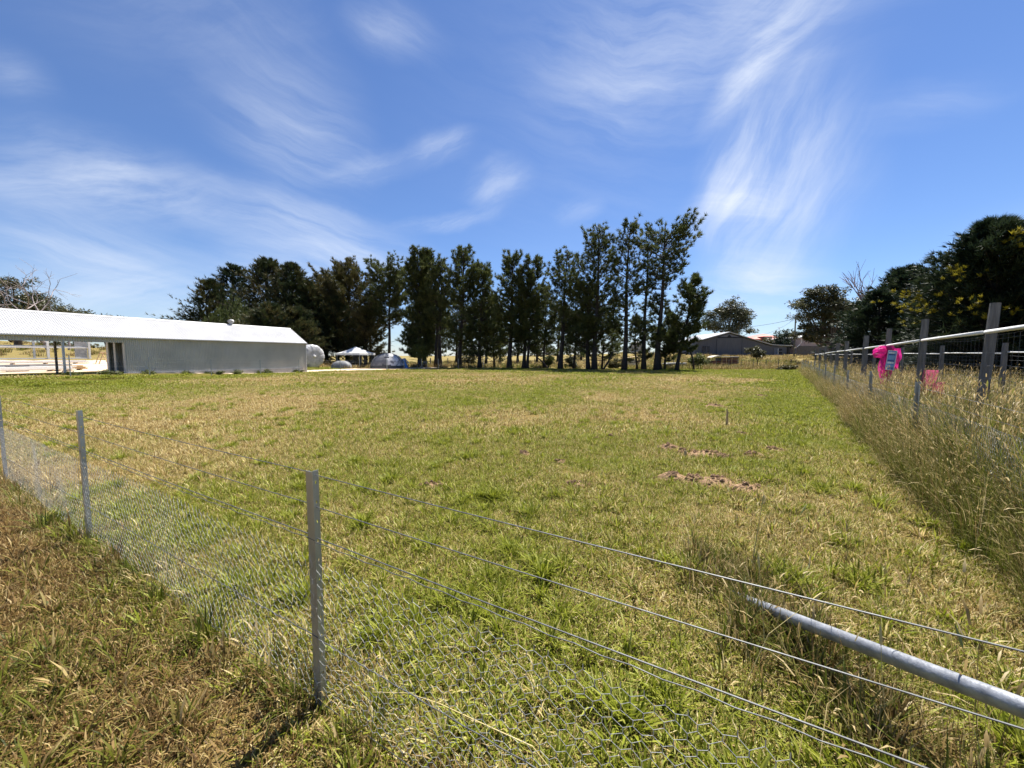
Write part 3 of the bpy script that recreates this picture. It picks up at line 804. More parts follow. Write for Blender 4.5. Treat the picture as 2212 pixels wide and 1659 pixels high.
def puff(u, v):
    a = v * 6.283; t = u; r = .03 + .13 * math.sin(min(1, t * 1.15) * math.pi * .72) * (1 + .22 * math.sin(7 * a + 4 * t))
    return (-.08 - .34 * t, -.10 + r * math.cos(a) * .7, 1.70 - .06 * t + r * math.sin(a))
cloth('bow_loop', tul, puff, M_pink)
def tail(x0, y0, zt, zb, w, ph):
    def f(u, v):
        x = x0 + (v - .5) * w * (1 - .25 * u) + .03 * math.sin(u * 9 + ph); y = y0 + .045 * math.sin(v * 19 + ph + u * 3)
        return (x, y, zt + (zb - zt) * u)
    return f
cloth('tail', tul, tail(-.14, -.10, 1.72, .70, .24, 0), M_pink)
cloth('tail', tul, tail(-.05, -.14, 1.70, .80, .16, 2), M_pink)
cloth('tail', tul, tail(.24, -.05, 1.78, 1.15, .26, 4), M_pink)
p2 = TP[2]
rag = thing('faded_tulle', (p2.x, p2.y, 0), 'faded pink tulle snagged on the mesh low in the dry grass', 'fabric')
rag.location.z = tz(p2.x, p2.y)
cloth('strip', rag, tail(.12, -.12, 1.22, .25, .30, 1), M_pink2)
cloth('strip', rag, tail(.30, -.16, .95, .20, .24, 3), M_pink2)
cloth('strip', rag, lambda u, v: (.15 + u * .75 + .0 * v, -.10 + .05 * math.sin(13 * v + u * 4), .62 - .55 * u + (v - .5) * .42 * (1 - .35 * u) - .05), M_pink2)

sg0 = TP[2].lerp(TP[3], .80)
sign = thing('notice_board', (sg0.x, sg0.y, 1.42), 'small narrow blue and white notice tied to the yard mesh', 'sign')
sign.rotation_euler = (0, R(5), math.atan2(-FN.x, FN.y) + R(58))
M_blue = pm('notice_blue', (.10, .24, .55), (.08, .20, .48), 4, .35)
M_navy = pm('notice_navy', (.03, .06, .20), None, 4, .35)
M_paper = pm('notice_white', (.72, .76, .80), (.62, .66, .72), 5, .4)
M_lblue = pm('notice_pale_blue', (.22, .42, .68), None, 4, .4)
def sgp(name, c, d, m, par=None): return MB().box(c, d).build(name, m, par or sign, local=True)
board = sgp('board', (0, 0, 0), (.20, .012, .56), M_paper)
pan = sgp('print', (0, -.008, 0), (.17, .006, .52), M_blue)
sgp('heading', (0, -.013, .215), (.15, .004, .05), M_paper, pan); sgp('heading', (0, -.013, .165), (.13, .004, .022), M_navy, pan)
sgp('picture', (0, -.013, .08), (.14, .004, .11), M_lblue, pan); sgp('bar', (0, -.013, -.015), (.14, .004, .03), M_navy, pan)
sgp('picture', (0, -.013, -.07), (.14, .004, .06), M_paper, pan); sgp('text_block', (0, -.013, -.16), (.15, .004, .075), M_lblue, pan)

# ------------------------------------------------------------------ long metal shed
SRZ = math.atan2(-sa.y, -sa.x)
shed = thing('metal_shed', tuple(SHED_C), 'long low corrugated metal shed with white roof and open drive-through bay', 'shed', rz=SRZ)
LEN, DEP, EAV, RID, RY = 31.0, 2.7, 2.80, 4.22, -2.3
def corr(name, u0, u1, fn, mat, pitch=.10, amp=.016, seg=6, parent=shed):
    """corrugated sheet: u runs across the ribs, fn(u, end, bump) gives the two edge points"""
    n = int((u1 - u0) / pitch * seg); us = np.linspace(u0, u1, n + 1)
    V = []
    for u in us:
        b = amp * math.sin(u / pitch * 6.2832)
        V += [fn(u, 0, b), fn(u, 1, b)]
    I = np.arange(n) * 2
    F = np.stack([I, I + 2, I + 3, I + 1], 1)
    me = np_mesh(name, np.array(V, float), F, mat); me.polygons.foreach_set('use_smooth', [True] * len(F))
    return link(name, me, parent)
slope = math.atan2(RID - EAV, -RY); cs, sn_ = math.cos(slope), math.sin(slope)
OV = .13
corr('roof', -.12, LEN, lambda u, e, b: ((u, OV + b * sn_, EAV - OV * math.tan(slope) + .03 + b * cs) if e == 0 else (u, RY + b * sn_, RID + .03 + b * cs)), M_roof)
corr('roof', -.12, LEN, lambda u, e, b: ((u, -DEP - .1, RID - .22 + b) if e == 0 else (u, RY, RID + .03 + b)), M_roof)
rc = MB(); rc.prism([(-.14, RY + .16, RID + .03 - .16 * math.tan(slope) + .02), (-.14, RY, RID + .065), (-.14, RY - .16, RID + .03 - .12 + .02), (-.14, RY - .15, RID - .1), (-.14, RY, RID + .03), (-.14, RY + .15, RID - .09)], (LEN + .14, 0, 0))
rc.build('ridge_cap', M_roof, shed, local=True)
bay0, bay1 = 13.1, 25.0
corr('front_wall', 0, bay0, lambda u, e, b: (u, b, (-.4 if e == 0 else EAV - .02)), M_wall, seg=6)
corr('front_wall', bay1, LEN, lambda u, e, b: (u, b, (-.4 if e == 0 else EAV - .02)), M_wall)
corr('bay_header', bay0, bay1, lambda u, e, b: (u, b, (2.40 if e == 0 else EAV - .02)), M_wall)
corr('back_wall', 0, bay0, lambda u, e, b: (u, -DEP + b, (-.4 if e == 0 else RID - .2)), M_wall)
corr('back_wall', bay1, LEN, lambda u, e, b: (u, -DEP + b, (-.4 if e == 0 else RID - .2)), M_wall)
MB().box(((bay0 + bay1) / 2, -DEP, 2.66), (bay1 - bay0, .06, .26)).build('back_beam', M_steel, shed, local=True)
for xg in (.004, LEN):
    corr('gable_wall', -DEP + .02, -.02, lambda u, e, b, xg=xg: (xg + b * .6, u, (-.4 if e == 0 else (EAV + (RID - EAV) * (1 - abs(u - RY) / abs(RY)) - .03))), M_wall)
# cross wall between bay and closed rooms, with a wide dark doorway
dz_ = .42
for (ya, yb, za, zb, m, nm) in ((-.02, -.35, -.3, 2.8, M_wall, 'cross_wall'), (-1.35, -1.62, -.3, 2.8, M_wall, 'cross_wall'), (-2.35, -DEP + .03, -.3, 2.8, M_wall, 'cross_wall'), (-.35, -2.35, 2.5, 2.8, M_wall, 'lintel')):
    MB().box((bay0 + .02, (ya + yb) / 2, (za + zb) / 2), (.07, abs(ya - yb), zb - za)).build(nm, m, shed, local=True)
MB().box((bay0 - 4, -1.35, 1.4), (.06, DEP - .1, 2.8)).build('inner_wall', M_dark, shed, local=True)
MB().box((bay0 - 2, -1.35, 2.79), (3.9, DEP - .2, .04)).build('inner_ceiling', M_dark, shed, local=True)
MB().box((bay1, -1.35, 1.3), (.07, DEP - .1, 2.98)).build('cross_wall', M_wall, shed, local=True)
slab = MB(); slab.box((LEN / 2 + .2, -1.5, .16), (LEN - .5, DEP + .6, .5)); slab.build('floor_slab', M_conc, shed, local=True)
for xc, yc, r in ((15.9, -.06, .05), (15.5, -DEP + .06, .06), (20.6, -.06, .05), (20.9, -DEP + .06, .06)):
    MB().box((xc, yc, 1.45), (.10, .10, 2.1)).build('column', M_steel if yc > -1 else M_timber, shed, local=True)
MB().box((LEN / 2 - .06, OV + .035, EAV - .075), (LEN + .1, .085, .07)).build('gutter', M_roof, shed, local=True)
bar = MB(); bar.prism([(-.13, OV, EAV - .08), (-.13, RY, RID + .045), (-.13, RY, RID - .12), (-.13, OV, EAV - .2)], (-.03, 0, 0)); bar.build('barge_flashing', M_roof, shed, local=True)
MB().box((-.012, .012, 1.2), (.09, .09, 3.1)).build('corner_flashing', M_roof, shed, local=True)
vx = 5.3
vent = MB().tube([(vx, RY, RID - .05), (vx, RY, RID + .16)], .13, 14).build('vent_throat', M_roof, shed, local=True, smooth=False)
vb = MB()
for k in range(16):
    a = k * math.pi / 8
    pts = [Vector((vx + r * math.cos(a + tw), RY + r * math.sin(a + tw), RID + z)) for r, z, tw in ((.13, .14, 0), (.22, .22, .15), (.25, .32, .3), (.18, .42, .45), (.04, .47, .55))]
    side = Vector((-math.sin(a), math.cos(a), 0)) * .035
    for i in range(4): vb.add([pts[i] - side, pts[i] + side, pts[i + 1] + side, pts[i + 1] - side], [(0, 1, 2, 3)])
vb.build('turbine_vent', M_roof, shed, local=True)

# things in and behind the bay
def W_(x, y, z=0): return L(x, y, z)
fl = .42
fr = thing('portal_frame', tuple(on(L(14, -24))), 'pale steel wall frame standing on the building site behind the shed', 'frame', rz=SRZ)
def frb(name, c, d, m=M_steel): return MB().box(c, d).build(name, m, fr, local=True)
for x in (-6.8, -3.9, 1.2, 8): frb('post', (x, 0, 1.05), (.16, .16, 2.3), M_whitep)
frb('post', (-3.2, -.8, 1.05), (.14, .14, 2.3)); frb('post', (2.0, -.8, 1.05), (.14, .14, 2.3))
for z in (2.14, 1.18, .08): frb('beam', (1.6, 0, z), (17, .10, .13), M_whitep)
frb('beam', (1.6, -.8, 1.32), (17, .08, .10)); frb('wall_panel', (-6.2, -.06, 1.05), (.9, .06, 2.0), M_steel)
hz = thing('saw_horse', tuple(on(L(9.2, -15))), 'raw timber A-frame trestle standing on the pale sand behind the shed', 'trestle', rz=SRZ)
def hzt(name, a, b, r=.035): return MB().tube([a, b], r, 4).build(name, M_wood, hz, local=True)
for y in (-.35, .35):
    hzt('leg', (-.42, y, 0), (-.06, y, 1.05)); hzt('leg', (.42, y, 0), (.06, y, 1.05)); hzt('brace', (-.22, y, .5), (.22, y, .5), .025)
hzt('top_bar', (0, -.5, 1.07), (0, .5, 1.07), .045)
stack_specs = [('white roofing sheets stacked flat on the sand behind the bay', 'sheet stack', M_whitep, (17, -7.2), (7, .9, .06), 4),
               ('grey steel purlins stacked on bearers behind the bay', 'steel stack', M_steel, (15.5, -10.5), (6, .7, .10), 3),
               ('pale wall sheets stacked near the trestle on the sand', 'sheet stack', M_whitep, (12.5, -15.8), (5, .6, .07), 3),
               ('long raw timber lengths stacked beside the bay', 'timber stack', M_wood, (13.4, -8.2), (1.6, .7, .09), 3)]
for lab, cat, m, (x, y), (lx, ly, lz), n in stack_specs:
    p = on(L(x, y)); st = thing(cat.replace(' ', '_'), tuple(p), lab, cat, rz=SRZ)
    for sx in (-.35, 0, .35): MB().box((lx * sx, 0, .06), (.1, ly + .1, .12)).build('bearer', M_wood, st, local=True)
    for k in range(n):
        MB().box((.12 * ((k * 7) % 3 - 1), .03 * ((k * 5) % 3 - 1), .12 + lz * (k + .5) + .004 * k), (lx, ly, lz)).build('layer', m, st, local=True)
bx_ = thing('tool_box', tuple(on(L(15.6, -9))), 'dark purple grey tool box lying behind the bay', 'box', rz=SRZ)
MB().box((0, 0, .2), (.95, .45, .36)).build('body', pm('tool_box_paint', (.16, .12, .16), None, 4, .5), bx_, local=True, bevel=.02)
MB().box((0, 0, .41), (.99, .49, .06)).build('lid', M_dark, bx_, local=True, bevel=.01)
bp1 = on(AT(34, 742, 80).xy); bale = MB().tube([(bp1.x - .7, bp1.y, bp1.z + .75), (bp1.x + .7, bp1.y, bp1.z + .75)], .75, 18).build('hay_bale', pm('dark_bale', (.06, .05, .05), None, 4, .8), None)
tagit(bale, 'dark round bale on the dry hillside seen through the bay', 'bale')

# ------------------------------------------------------------------ wrapped cylinder, gazebo, tents
M_wrap = pm('white_wrap_film', (.58, .585, .59), (.38, .385, .40), 2.2, .28, 0, bump=.25, bscale=5)
tb = on(AT(700, 790, 45)); tank = thing('wrapped_cylinder', tuple(tb), 'big plastic wrapped cylinder lying beside the shed end with gathered pleats', 'wrapped tank')
ca = Vector((.80, -.60, 0)); ct = Vector((.60, .80, 0)); rad = 1.38; hz0 = rad + .05
ctr = Vector((AT(672, 790, 46).x - tb.x, .6, hz0))
def ring(s, r, k, n, wob):
    a = 6.2832 * k / n; rr = r * (1 + wob * math.sin(a * 11 + s * 2) + wob * .7 * math.sin(a * 23 + s * 5))
    return ctr + ca * s + ct * (rr * math.cos(a)) + Vector((0, 0, rr * math.sin(a)))
prof = [(-3.2, 1.0, 0), (-1, 1.0, .004), (0, 1.0, .006), (.7, 1.0, .010), (.95, .985, .014), (1.12, .93, .02), (1.2, .8, .035), (1.25, .6, .06), (1.27, .4, .10), (1.25, .2, .16), (1.34, .07, .2), (1.42, .05, .1)]
n = 110; o = MB(); vs = []; fs = []
for s, r, wv in prof: vs += [ring(s, rad * r, k, n, wv) for k in range(n)]
for i in range(len(prof) - 1):
    for k in range(n):
        a, b = i * n + k, i * n + (k + 1) % n; fs.append((a, b, b + n, a + n))
fs.append(tuple(range(n - 1, -1, -1))); fs.append(tuple(range((len(prof) - 1) * n, len(prof) * n)))
o.add(vs, fs); o.build('wrap', M_wrap, tank, local=True, smooth=True)
for s in (-2, .3): MB().box((ctr + ca * s) - Vector((0, 0, hz0 - .10)), (.25, 2.0, .2), rz=math.atan2(ca.y, ca.x)).build('cradle', M_timber, tank, local=True)

M_canvas = pm('pale_canvas', (.78, .78, .76), (.66, .66, .65), 3, .7, bump=.1)
M_greyt = pm('grey_tent_fabric', (.20, .205, .22), (.13, .135, .145), 4, .6, bump=.15)
M_canvt = pm('shade_dappled_tent_fabric', (.74, .74, .74), (.22, .225, .24), 1.6, .55, bump=.2, lo=.42, hi=.56)  # silver cloth; dark blotches paint the trees' dappled shade into its colour
M_dkt = pm('charcoal_tent_fabric', (.07, .075, .085), (.05, .055, .06), 4, .6, bump=.1)
M_bluet = pm('blue_tent_fabric', (.10, .32, .72), (.07, .24, .60), 4, .5)
M_navyt = pm('navy_fabric', (.03, .04, .20), (.02, .03, .12), 5, .6)
gz = on(AT(770, 790, 50.5)); gaz = thing('pop_up_gazebo', tuple(gz), 'white peaked pop-up gazebo among the tents', 'gazebo', rz=R(-14))
hw = 1.62
for sx in (-1, 1):
    for sy in (-1, 1): MB().tube([(sx * hw, sy * hw, 0), (sx * hw, sy * hw, 1.72)], .025, 6).build('leg', M_steel, gaz, local=True)
rows = []
cv = MB(); m = 8
for i in range(m + 1):
    t = i / m; h = 1.88 + .85 * (t ** 1.35); w_ = hw * 1.04 * (1 - t) + .02
    rows.append([(-w_, -w_, h), (w_, -w_, h), (w_, w_, h), (-w_, w_, h)])
vs = [p for r in rows for p in r]; fs = []
for i in range(m):
    for k in range(4): fs.append((i * 4 + k, i * 4 + (k + 1) % 4, (i + 1) * 4 + (k + 1) % 4, (i + 1) * 4 + k))
fs.append((m * 4, m * 4 + 1, m * 4 + 2, m * 4 + 3)); cv.add(vs, fs); cv.build('canopy', M_canvas, gaz, local=True)
vl = MB()
for k in range(4):
    a, b = Vector(rows[0][k]), Vector(rows[0][(k + 1) % 4]); d = Vector((0, 0, -.26))
    nn = (b - a).cross(Vector((0, 0, 1))).normalized() * .012
    vl.prism([a, b, b + d, a + d], nn)
vl.build('valance', M_canvas, gaz, local=True)
def curtain(x0, y0, x1, y1, m, nm='side_wall'):
    o = MB(); k = 14
    for i in range(k):
        a, b = i / k, (i + 1) / k; da, db = .05 * math.sin(i * 2.1), .05 * math.sin((i + 1) * 2.1)
        o.add([(x0 + (x1 - x0) * a + da, y0 + (y1 - y0) * a + da, .05), (x0 + (x1 - x0) * b + db, y0 + (y1 - y0) * b + db, .05), (x0 + (x1 - x0) * b, y0 + (y1 - y0) * b, 1.7), (x0 + (x1 - x0) * a, y0 + (y1 - y0) * a, 1.7)], [(0, 1, 2, 3)])
    return o.build(nm, m, gaz, local=True)
curtain(-1.58, 1.5, -.9, 1.56, M_dkt); curtain(.0, 1.56, .42, 1.56, M_dkt); curtain(1.15, 1.56, 1.58, 1.5, M_dkt)
curtain(1.58, -1.5, 1.58, -1.1, M_dkt)
pileb = thing('gear_pile', tuple(on(AT(752, 790, 49.8))), 'heap of navy bags and bedding under the gazebo', 'bags')
for k in range(7):
    c = Vector((-.7 + .25 * k + .1 * math.sin(k * 3), .15 * math.cos(k * 2.2), .25 + .22 * (k % 3)))
    o = MB(); rr = .30 + .05 * (k % 2); vs = []; fs = []
    for i in range(6):
        for j in range(9):
            th, ph = math.pi * (i + .5) / 6, 6.2832 * j / 9; w_ = rr * (1 + .15 * math.sin(3 * ph + k))
            vs.append(c + Vector((w_ * 1.15 * math.sin(th) * math.cos(ph), w_ * .8 * math.sin(th) * math.sin(ph), rr * .8 * math.cos(th))))
    for i in range(5):
        for j in range(9): a, b = i * 9 + j, i * 9 + (j + 1) % 9; fs.append((a, b, b + 9, a + 9))
    fs += [tuple(range(9)), tuple(range(45, 54))]
    o.add(vs, fs); o.build('bag', (M_navyt, M_dkt, M_greyt, M_navyt)[k % 4], pileb, local=True, smooth=True)

def dome_tent(name, base, lx, ly, h, label, mats, rz=0.0, poles=True, skew=0.0):
    t = thing(name, tuple(base), label, 'tent', rz=rz)
    K, Mn = 13, 24; pan = {}
    def pt(i, j):
        u = i / (K - 1); a = 6.2832 * j / Mn
        c, s_ = math.cos(a), math.sin(a); q = max(abs(c), abs(s_)) ** .55
        r = math.cos(u * math.pi / 2) ** .75
        sag = 1 + .05 * math.sin(4 * a) * math.sin(u * 3.14)
        return Vector((lx / 2 * c / q * r * sag + skew * u, ly / 2 * s_ / q * r * sag, h * math.sin(u * math.pi / 2) ** 1.15))
    for pi_, (j0, j1) in enumerate(((0, 6), (6, 12), (12, 18), (18, 24))):
        for (i0, i1, mm, nm) in ((0, 2, mats[1], 'skirt'), (2, K - 1, mats[0] if pi_ % 2 == 0 else mats[2], 'fly_panel')):
            o = MB()
            idx = {}
            vs = []; fs = []
            for i in range(i0, i1 + 1):
                for j in range(j0, j1 + 1): idx[i, j] = len(vs); vs.append(pt(i, j))
            for i in range(i0, i1):
                for j in range(j0, j1): fs.append((idx[i, j], idx[i, j + 1], idx[i + 1, j + 1], idx[i + 1, j]))
            o.add(vs, fs); o.build(nm, mm, t, local=True, smooth=True)
    if poles:
        for j in (3, 9, 15, 21):
            MB().tube([pt(i, j) * 1.012 for i in range(K)], .022, 5).build('pole_sleeve', mats[1], t, local=True)
        for j, sc in ((17, .8), (20, .8)):
            a, b, c, d = pt(2, j), pt(2, j + 2), pt(7, j + 1.7), pt(7, j + .3)
            MB().add([a * 1.02, b * 1.02, c * 1.02, d * 1.02], [(0, 1, 2, 3)]).build('door_panel', mats[1], t, local=True)
    return t
dome_tent('family_tent', on(AT(838, 794, 47.0)), 4.0, 3.2, 1.85, 'large grey and white dome tent pitched near the gazebo', (M_greyt, M_dkt, M_canvt), R(12))
dome_tent('low_tent', on(AT(738, 794, 46.5)), 2.4, 1.6, .95, 'small low grey dome tent between wrapped cylinder and gazebo', (M_greyt, M_greyt, M_greyt), R(20), False)
# blue shelter with a sloping face
bt = on(AT(872, 793, 48.5)); bs = thing('blue_tent', tuple(bt), 'small bright blue pop-up beach shelter beneath the pines', 'tent', rz=R(10))
MB().prism([(-.75, -.6, 0), (.55, -.6, 0), (.15, -.5, 1.25), (-.1, -.5, 1.2)], (0, 1.2, 0)).build('shell', M_bluet, bs, local=True)
MB().add([(.15, -.52, 1.27), (.62, -.62, .62), (.62, .62, .62), (.15, .72, 1.27)], [(0, 1, 2, 3)]).build('awning', pm('pale_blue_fabric', (.35, .55, .80), None, 4, .5), bs, local=True)
# folding camp chairs by the shelter
for kx, (xx, lab) in enumerate(((905, 'folding metal camp chair beside the blue shelter, nearer to it'), (918, 'folding metal camp chair in front of the leafy sapling'))):
    c0 = on(AT(xx, 794, 49.5)); ch = thing('camp_chair', tuple(c0), lab, 'chair', 'camp chairs under the pines', rz=R(30 * kx - 20))
    for sx in (-.25, .25):
        for (ya, yb, zb) in ((-.25, .25, .45), (.25, -.25, .45)): MB().tube([(sx, ya, 0), (sx, yb, zb)], .015, 5).build('leg', M_steel, ch, local=True)
        MB().tube([(sx, .25, .45), (sx, .36, .95)], .014, 5).build('back_post', M_steel, ch, local=True)
    MB().box((0, 0, .46), (.54, .52, .03)).build('seat', M_dkt, ch, local=True)
    MB().box((0, .31, .76), (.52, .03, .36)).build('backrest', (M_dkt, M_greyt)[kx], ch, local=True)

# ------------------------------------------------------------------ field boundary fences
ff = thing('far_wire_fence', tuple(L(16, 1.6)), 'plain wire fence on thin posts before the shed and tents', 'fence')
ffp = [L(20, 1.8), L(16.2, 1.7), L(12.6, 1.6), L(9, 1.6), L(5.4, 1.6), L(2.0, 1.7), L(-2.0, 2.3), L(-6.4, 4.2)] + [AT(x, 800, d) for x, d in ((837, 41.8), (873, 42.2), (911, 43), (947, 43.6), (990, 44.2), (1045, 44.8))]
pv = None
for p in ffp:
    b = on((p.x, p.y))
    MB().tube([b - Vector((0, 0, .2)), b + Vector((0, 0, 1.22))], .028, 5).build('post', M_galv, ff)
    if pv is not None:
        for z in (.3, .6, .9, 1.12): MB().tube([pv + Vector((0, 0, z)), b + Vector((0, 0, z))], .002, 4).build('strand_wire', M_wire, ff)
    pv = b
bf = thing('back_paddock_fence', tuple(on(AT(1000, 790, 60))), 'timber post and wire fence in the green paddock behind the pines', 'fence')
pv = None
for i, x in enumerate(np.linspace(930, 1530, 17)):
    d = 60 - 8 * i / 16; b = on(AT(x, 790, d).xy)
    MB().tube([b - Vector((0, 0, .2)), b + Vector((0, 0, 1.2 + .1 * math.sin(i * 3)))], .06 if i % 4 else .11, 6).build('post', M_timber, bf)
    if pv is not None:
        for z in (.4, .75, 1.05): MB().tube([pv + Vector((0, 0, z)), b + Vector((0, 0, z))], .004, 4).build('strand_wire', M_wire, bf)
    pv = b
hf = thing('hillside_fence', tuple(on(AT(1560, 795, 44))), 'slim post and wire fence across the rough grass before the barn', 'fence')
pv = None
for i, x in enumerate(np.linspace(1520, 1735, 9)):
    b = on(AT(x, 795, 46 - .2 * i).xy)
    MB().tube([b - Vector((0, 0, .2)), b + Vector((0, 0, 1.15))], .035, 5).build('post', M_timber, hf)
    if pv is not None:
        for z in (.4, .75, 1.05): MB().tube([pv + Vector((0, 0, z)), b + Vector((0, 0, z))], .0035, 4).build('strand_wire', M_wire, hf)
    pv = b

# ------------------------------------------------------------------ barn
YB = 82.0
def z5(x, y, Y=YB): return AT((2560 + x * .226) * .57604, (1050 + y * .226) * .57604, Y)
M_barn = pm('barn_grey_sheet', (.115, .12, .14), (.09, .095, .115), 2, .7, stretch=(4, 1, .3))
M_barn2 = pm('barn_door_sheet', (.125, .13, .15), (.10, .105, .12), 2, .7, stretch=(4, 1, .3))
b0 = z5(770, 1265); bz = tz(b0.x, b0.y)
barn = thing('barn', (b0.x, b0.y, bz), 'wide dark grey gabled barn with lean-to and sliding doors', 'barn')
prof = [z5(170, 1300), z5(245, 1025), z5(770, 885), z5(1470, 1095), z5(1765, 1110), z5(1765, 1300)]
MB().prism([(p.x, YB, p.z) for p in prof], (0, 14, 0)).build('wall', M_barn, barn)
rl = [z5(235, 1020), z5(770, 872), z5(1470, 1082), z5(1812, 1097)]
for i in range(3):
    a, b = rl[i], rl[i + 1]
    MB().prism([(a.x, YB - .35, a.z), (b.x, YB - .35, b.z), (b.x, YB - .35, b.z + .17), (a.x, YB - .35, a.z + .17)], (0, 14.6, 0)).build('roof', M_roof, barn)
tri = [z5(600, 945), z5(770, 895), z5(950, 945)]
MB().prism([(p.x, YB - .03, p.z) for p in tri], (0, -.05, 0)).build('gable_panel', pm('gable_board', (.22, .22, .24), None, 3, .8), barn)
tri = [z5(735, 945), z5(770, 905), z5(805, 945)]
MB().prism([(p.x, YB - .09, p.z) for p in tri], (0, -.05, 0)).build('gable_vent', M_dark, barn)
def rect(name, x0, y0, x1, y1, mat, par=barn, d=.06, Yo=YB):
    a, b = z5(x0, y0, Yo), z5(x1, y1, Yo)
    return MB().box(((a.x + b.x) / 2, Yo - d / 2 - .01, (a.z + b.z) / 2), (abs(b.x - a.x), d, abs(a.z - b.z))).build(name, mat, par)
rect('door_track', 580, 945, 975, 960, M_dark, d=.14)
for xa, xb in ((568, 758), (772, 965)):
    dr = rect('sliding_door', xa, 962, xb, 1275, M_barn2, d=.10)
rect('door_seam', 759, 962, 771, 1275, M_dark, d=.04); rect('door_seam', 966, 950, 974, 1275, M_dark, d=.04)
for (xa, xb) in ((330, 382), (394, 445)):
    rect('window_pane', xa, 1098, xb, 1195, pm('barn_glass', (.03, .035, .06), None, 3, .2), d=.05)
rect('window_frame', 383, 1095, 393, 1198, M_barn2, d=.09); rect('window_sill', 322, 1196, 450, 1206, M_barn2, d=.14)
rect('door', 1512, 1130, 1570, 1250, pm('barn_blue_door', (.13, .15, .20), None, 3, .6), d=.07)
rect('window_pane', 1585, 1145, 1645, 1172, M_dark, d=.05); rect('window_pane', 1585, 1196, 1645, 1224, M_dark, d=.05)
rect('window_frame', 1578, 1138, 1584, 1232, M_whitep, d=.08); rect('window_frame', 1578, 1174, 1652, 1194, M_barn2, d=.08)
rect('downpipe', 1735, 1110, 1760, 1270, M_dark, d=.2)

# ------------------------------------------------------------------ old truck in the grass
YT = 54.0
def z2(x, y, Y=YT): return AT((2600 + x * .0904) * .57604, (1300 + y * .0904) * .57604, Y)
M_rust = pm('rusty_red_paint', (.20, .065, .040), (.10, .040, .028), 5, .8, bump=.2, c3=(.26, .11, .06))
M_rust2 = pm('rusty_boards', (.15, .06, .045), (.07, .035, .03), 4, .85, stretch=(.5, 1, 6))
M_cream = pm('faded_cream_roof', (.72, .68, .56), (.55, .50, .40), 4, .6)
tp0 = z2(900, 640); tp0 = on(tp0.xy)
trk = thing('old_truck', tuple(tp0), 'derelict rusty red farm truck with cream cab roof sunk in long grass', 'truck')
sc_ = (z2(1000, 0).x - z2(0, 0).x) / 1000.0
def tx(x): return z2(x, 0).x - tp0.x
def tzz(y): return (660 - y) * sc_
def tbox(name, x0, x1, y0, y1, ya, yb, m, bev=.02, par=None): return MB().box(((tx(x0) + tx(x1)) / 2, (ya + yb) / 2, (tzz(y0) + tzz(y1)) / 2), (tx(x1) - tx(x0), yb - ya, tzz(y0) - tzz(y1))).build(name, m, par or trk, local=True, bevel=bev)
hood = tbox('hood', 300, 670, 600, 480, -.5, .5, M_rust, .06); tbox('hood_ridge', 310, 670, 482, 462, -.3, .3, M_rust, .02, hood)
tbox('grille', 268, 300, 610, 500, -.45, .45, M_dark)
def wheel(x, y, r=.40):
    w = MB().tube([(tx(x), y - .09, r), (tx(x), y + .09, r)], r, 20).build('wheel', M_dkt, trk, local=True)
    MB().tube([(tx(x), y - .11, r), (tx(x), y + .11, r)], r * .5, 14).build('rim', M_rust, w, local=True)
for x in (440, 1480):
    for y in (-.72, .72): wheel(x, y)
for y in (-.72, .72):
    f = MB(); pts = [(tx(440) + .58 * math.cos(a), tzz(640) + .52 * math.sin(a)) for a in np.linspace(.25, 2.95, 12)]
    for (a, b) in zip(pts[:-1], pts[1:]):
        f.prism([(a[0], y - .16, a[1]), (b[0], y - .16, b[1]), (b[0], y - .16, b[1] + .05), (a[0], y - .16, a[1] + .05)], (0, .32, 0))
    f.build('fender', M_rust, trk, local=True)
tbox('running_board', 620, 1080, 612, 596, -.85, -.5, M_rust)
tbox('cab_side', 690, 1060, 600, 470, -.68, -.62, M_rust); tbox('cab_side', 690, 1060, 600, 470, .62, .68, M_rust)
tbox('cab_back', 1030, 1060, 600, 330, -.68, .68, M_dkt)
tbox('seat', 860, 1010, 560, 470, -.55, .55, M_dkt)
for x in (700, 785):
    for y in (-.64, .64): MB().tube([(tx(x), y, tzz(470)), (tx(x + 10), y, tzz(310))], .035, 5).build('windscreen_post', M_dkt, trk, local=True)
rf_ = MB(); rp = [(tx(690), tzz(322)), (tx(760), tzz(280)), (tx(900), tzz(252)), (tx(1010), tzz(245)), (tx(1080), tzz(275)), (tx(1085), tzz(300)), (tx(900), tzz(285)), (tx(760), tzz(305))]
rf_.prism([(a, -.75, b) for a, b in rp], (0, 1.5, 0)); rf_.build('cab_roof', M_cream, trk, local=True)
tbox('tray', 1080, 1740, 600, 575, -.95, .95, M_rust2)
for k in range(4): tbox('side_board', 1085, 1700, 570 - k * 62, 518 - k * 62, -.95, -.90, M_rust2, .01); 
for k in range(4): tbox('side_board', 1085, 1700, 570 - k * 62, 518 - k * 62, .90, .95, M_rust2, .01)
tbox('top_rail', 1075, 1740, 302, 282, -1.0, -.88, M_whitep, .01)
for x in (1235, 1460): tbox('stake', x - 10, x + 10, 590, 300, -.99, -.955, M_wood, .005)
for k in range(3): tbox('tail_board', 1700, 1750, 560 - k * 95, 490 - k * 95, -.95, .95, M_timber, .01)
tbox('chassis', 300, 1750, 620, 602, -.35, .35, M_dark)

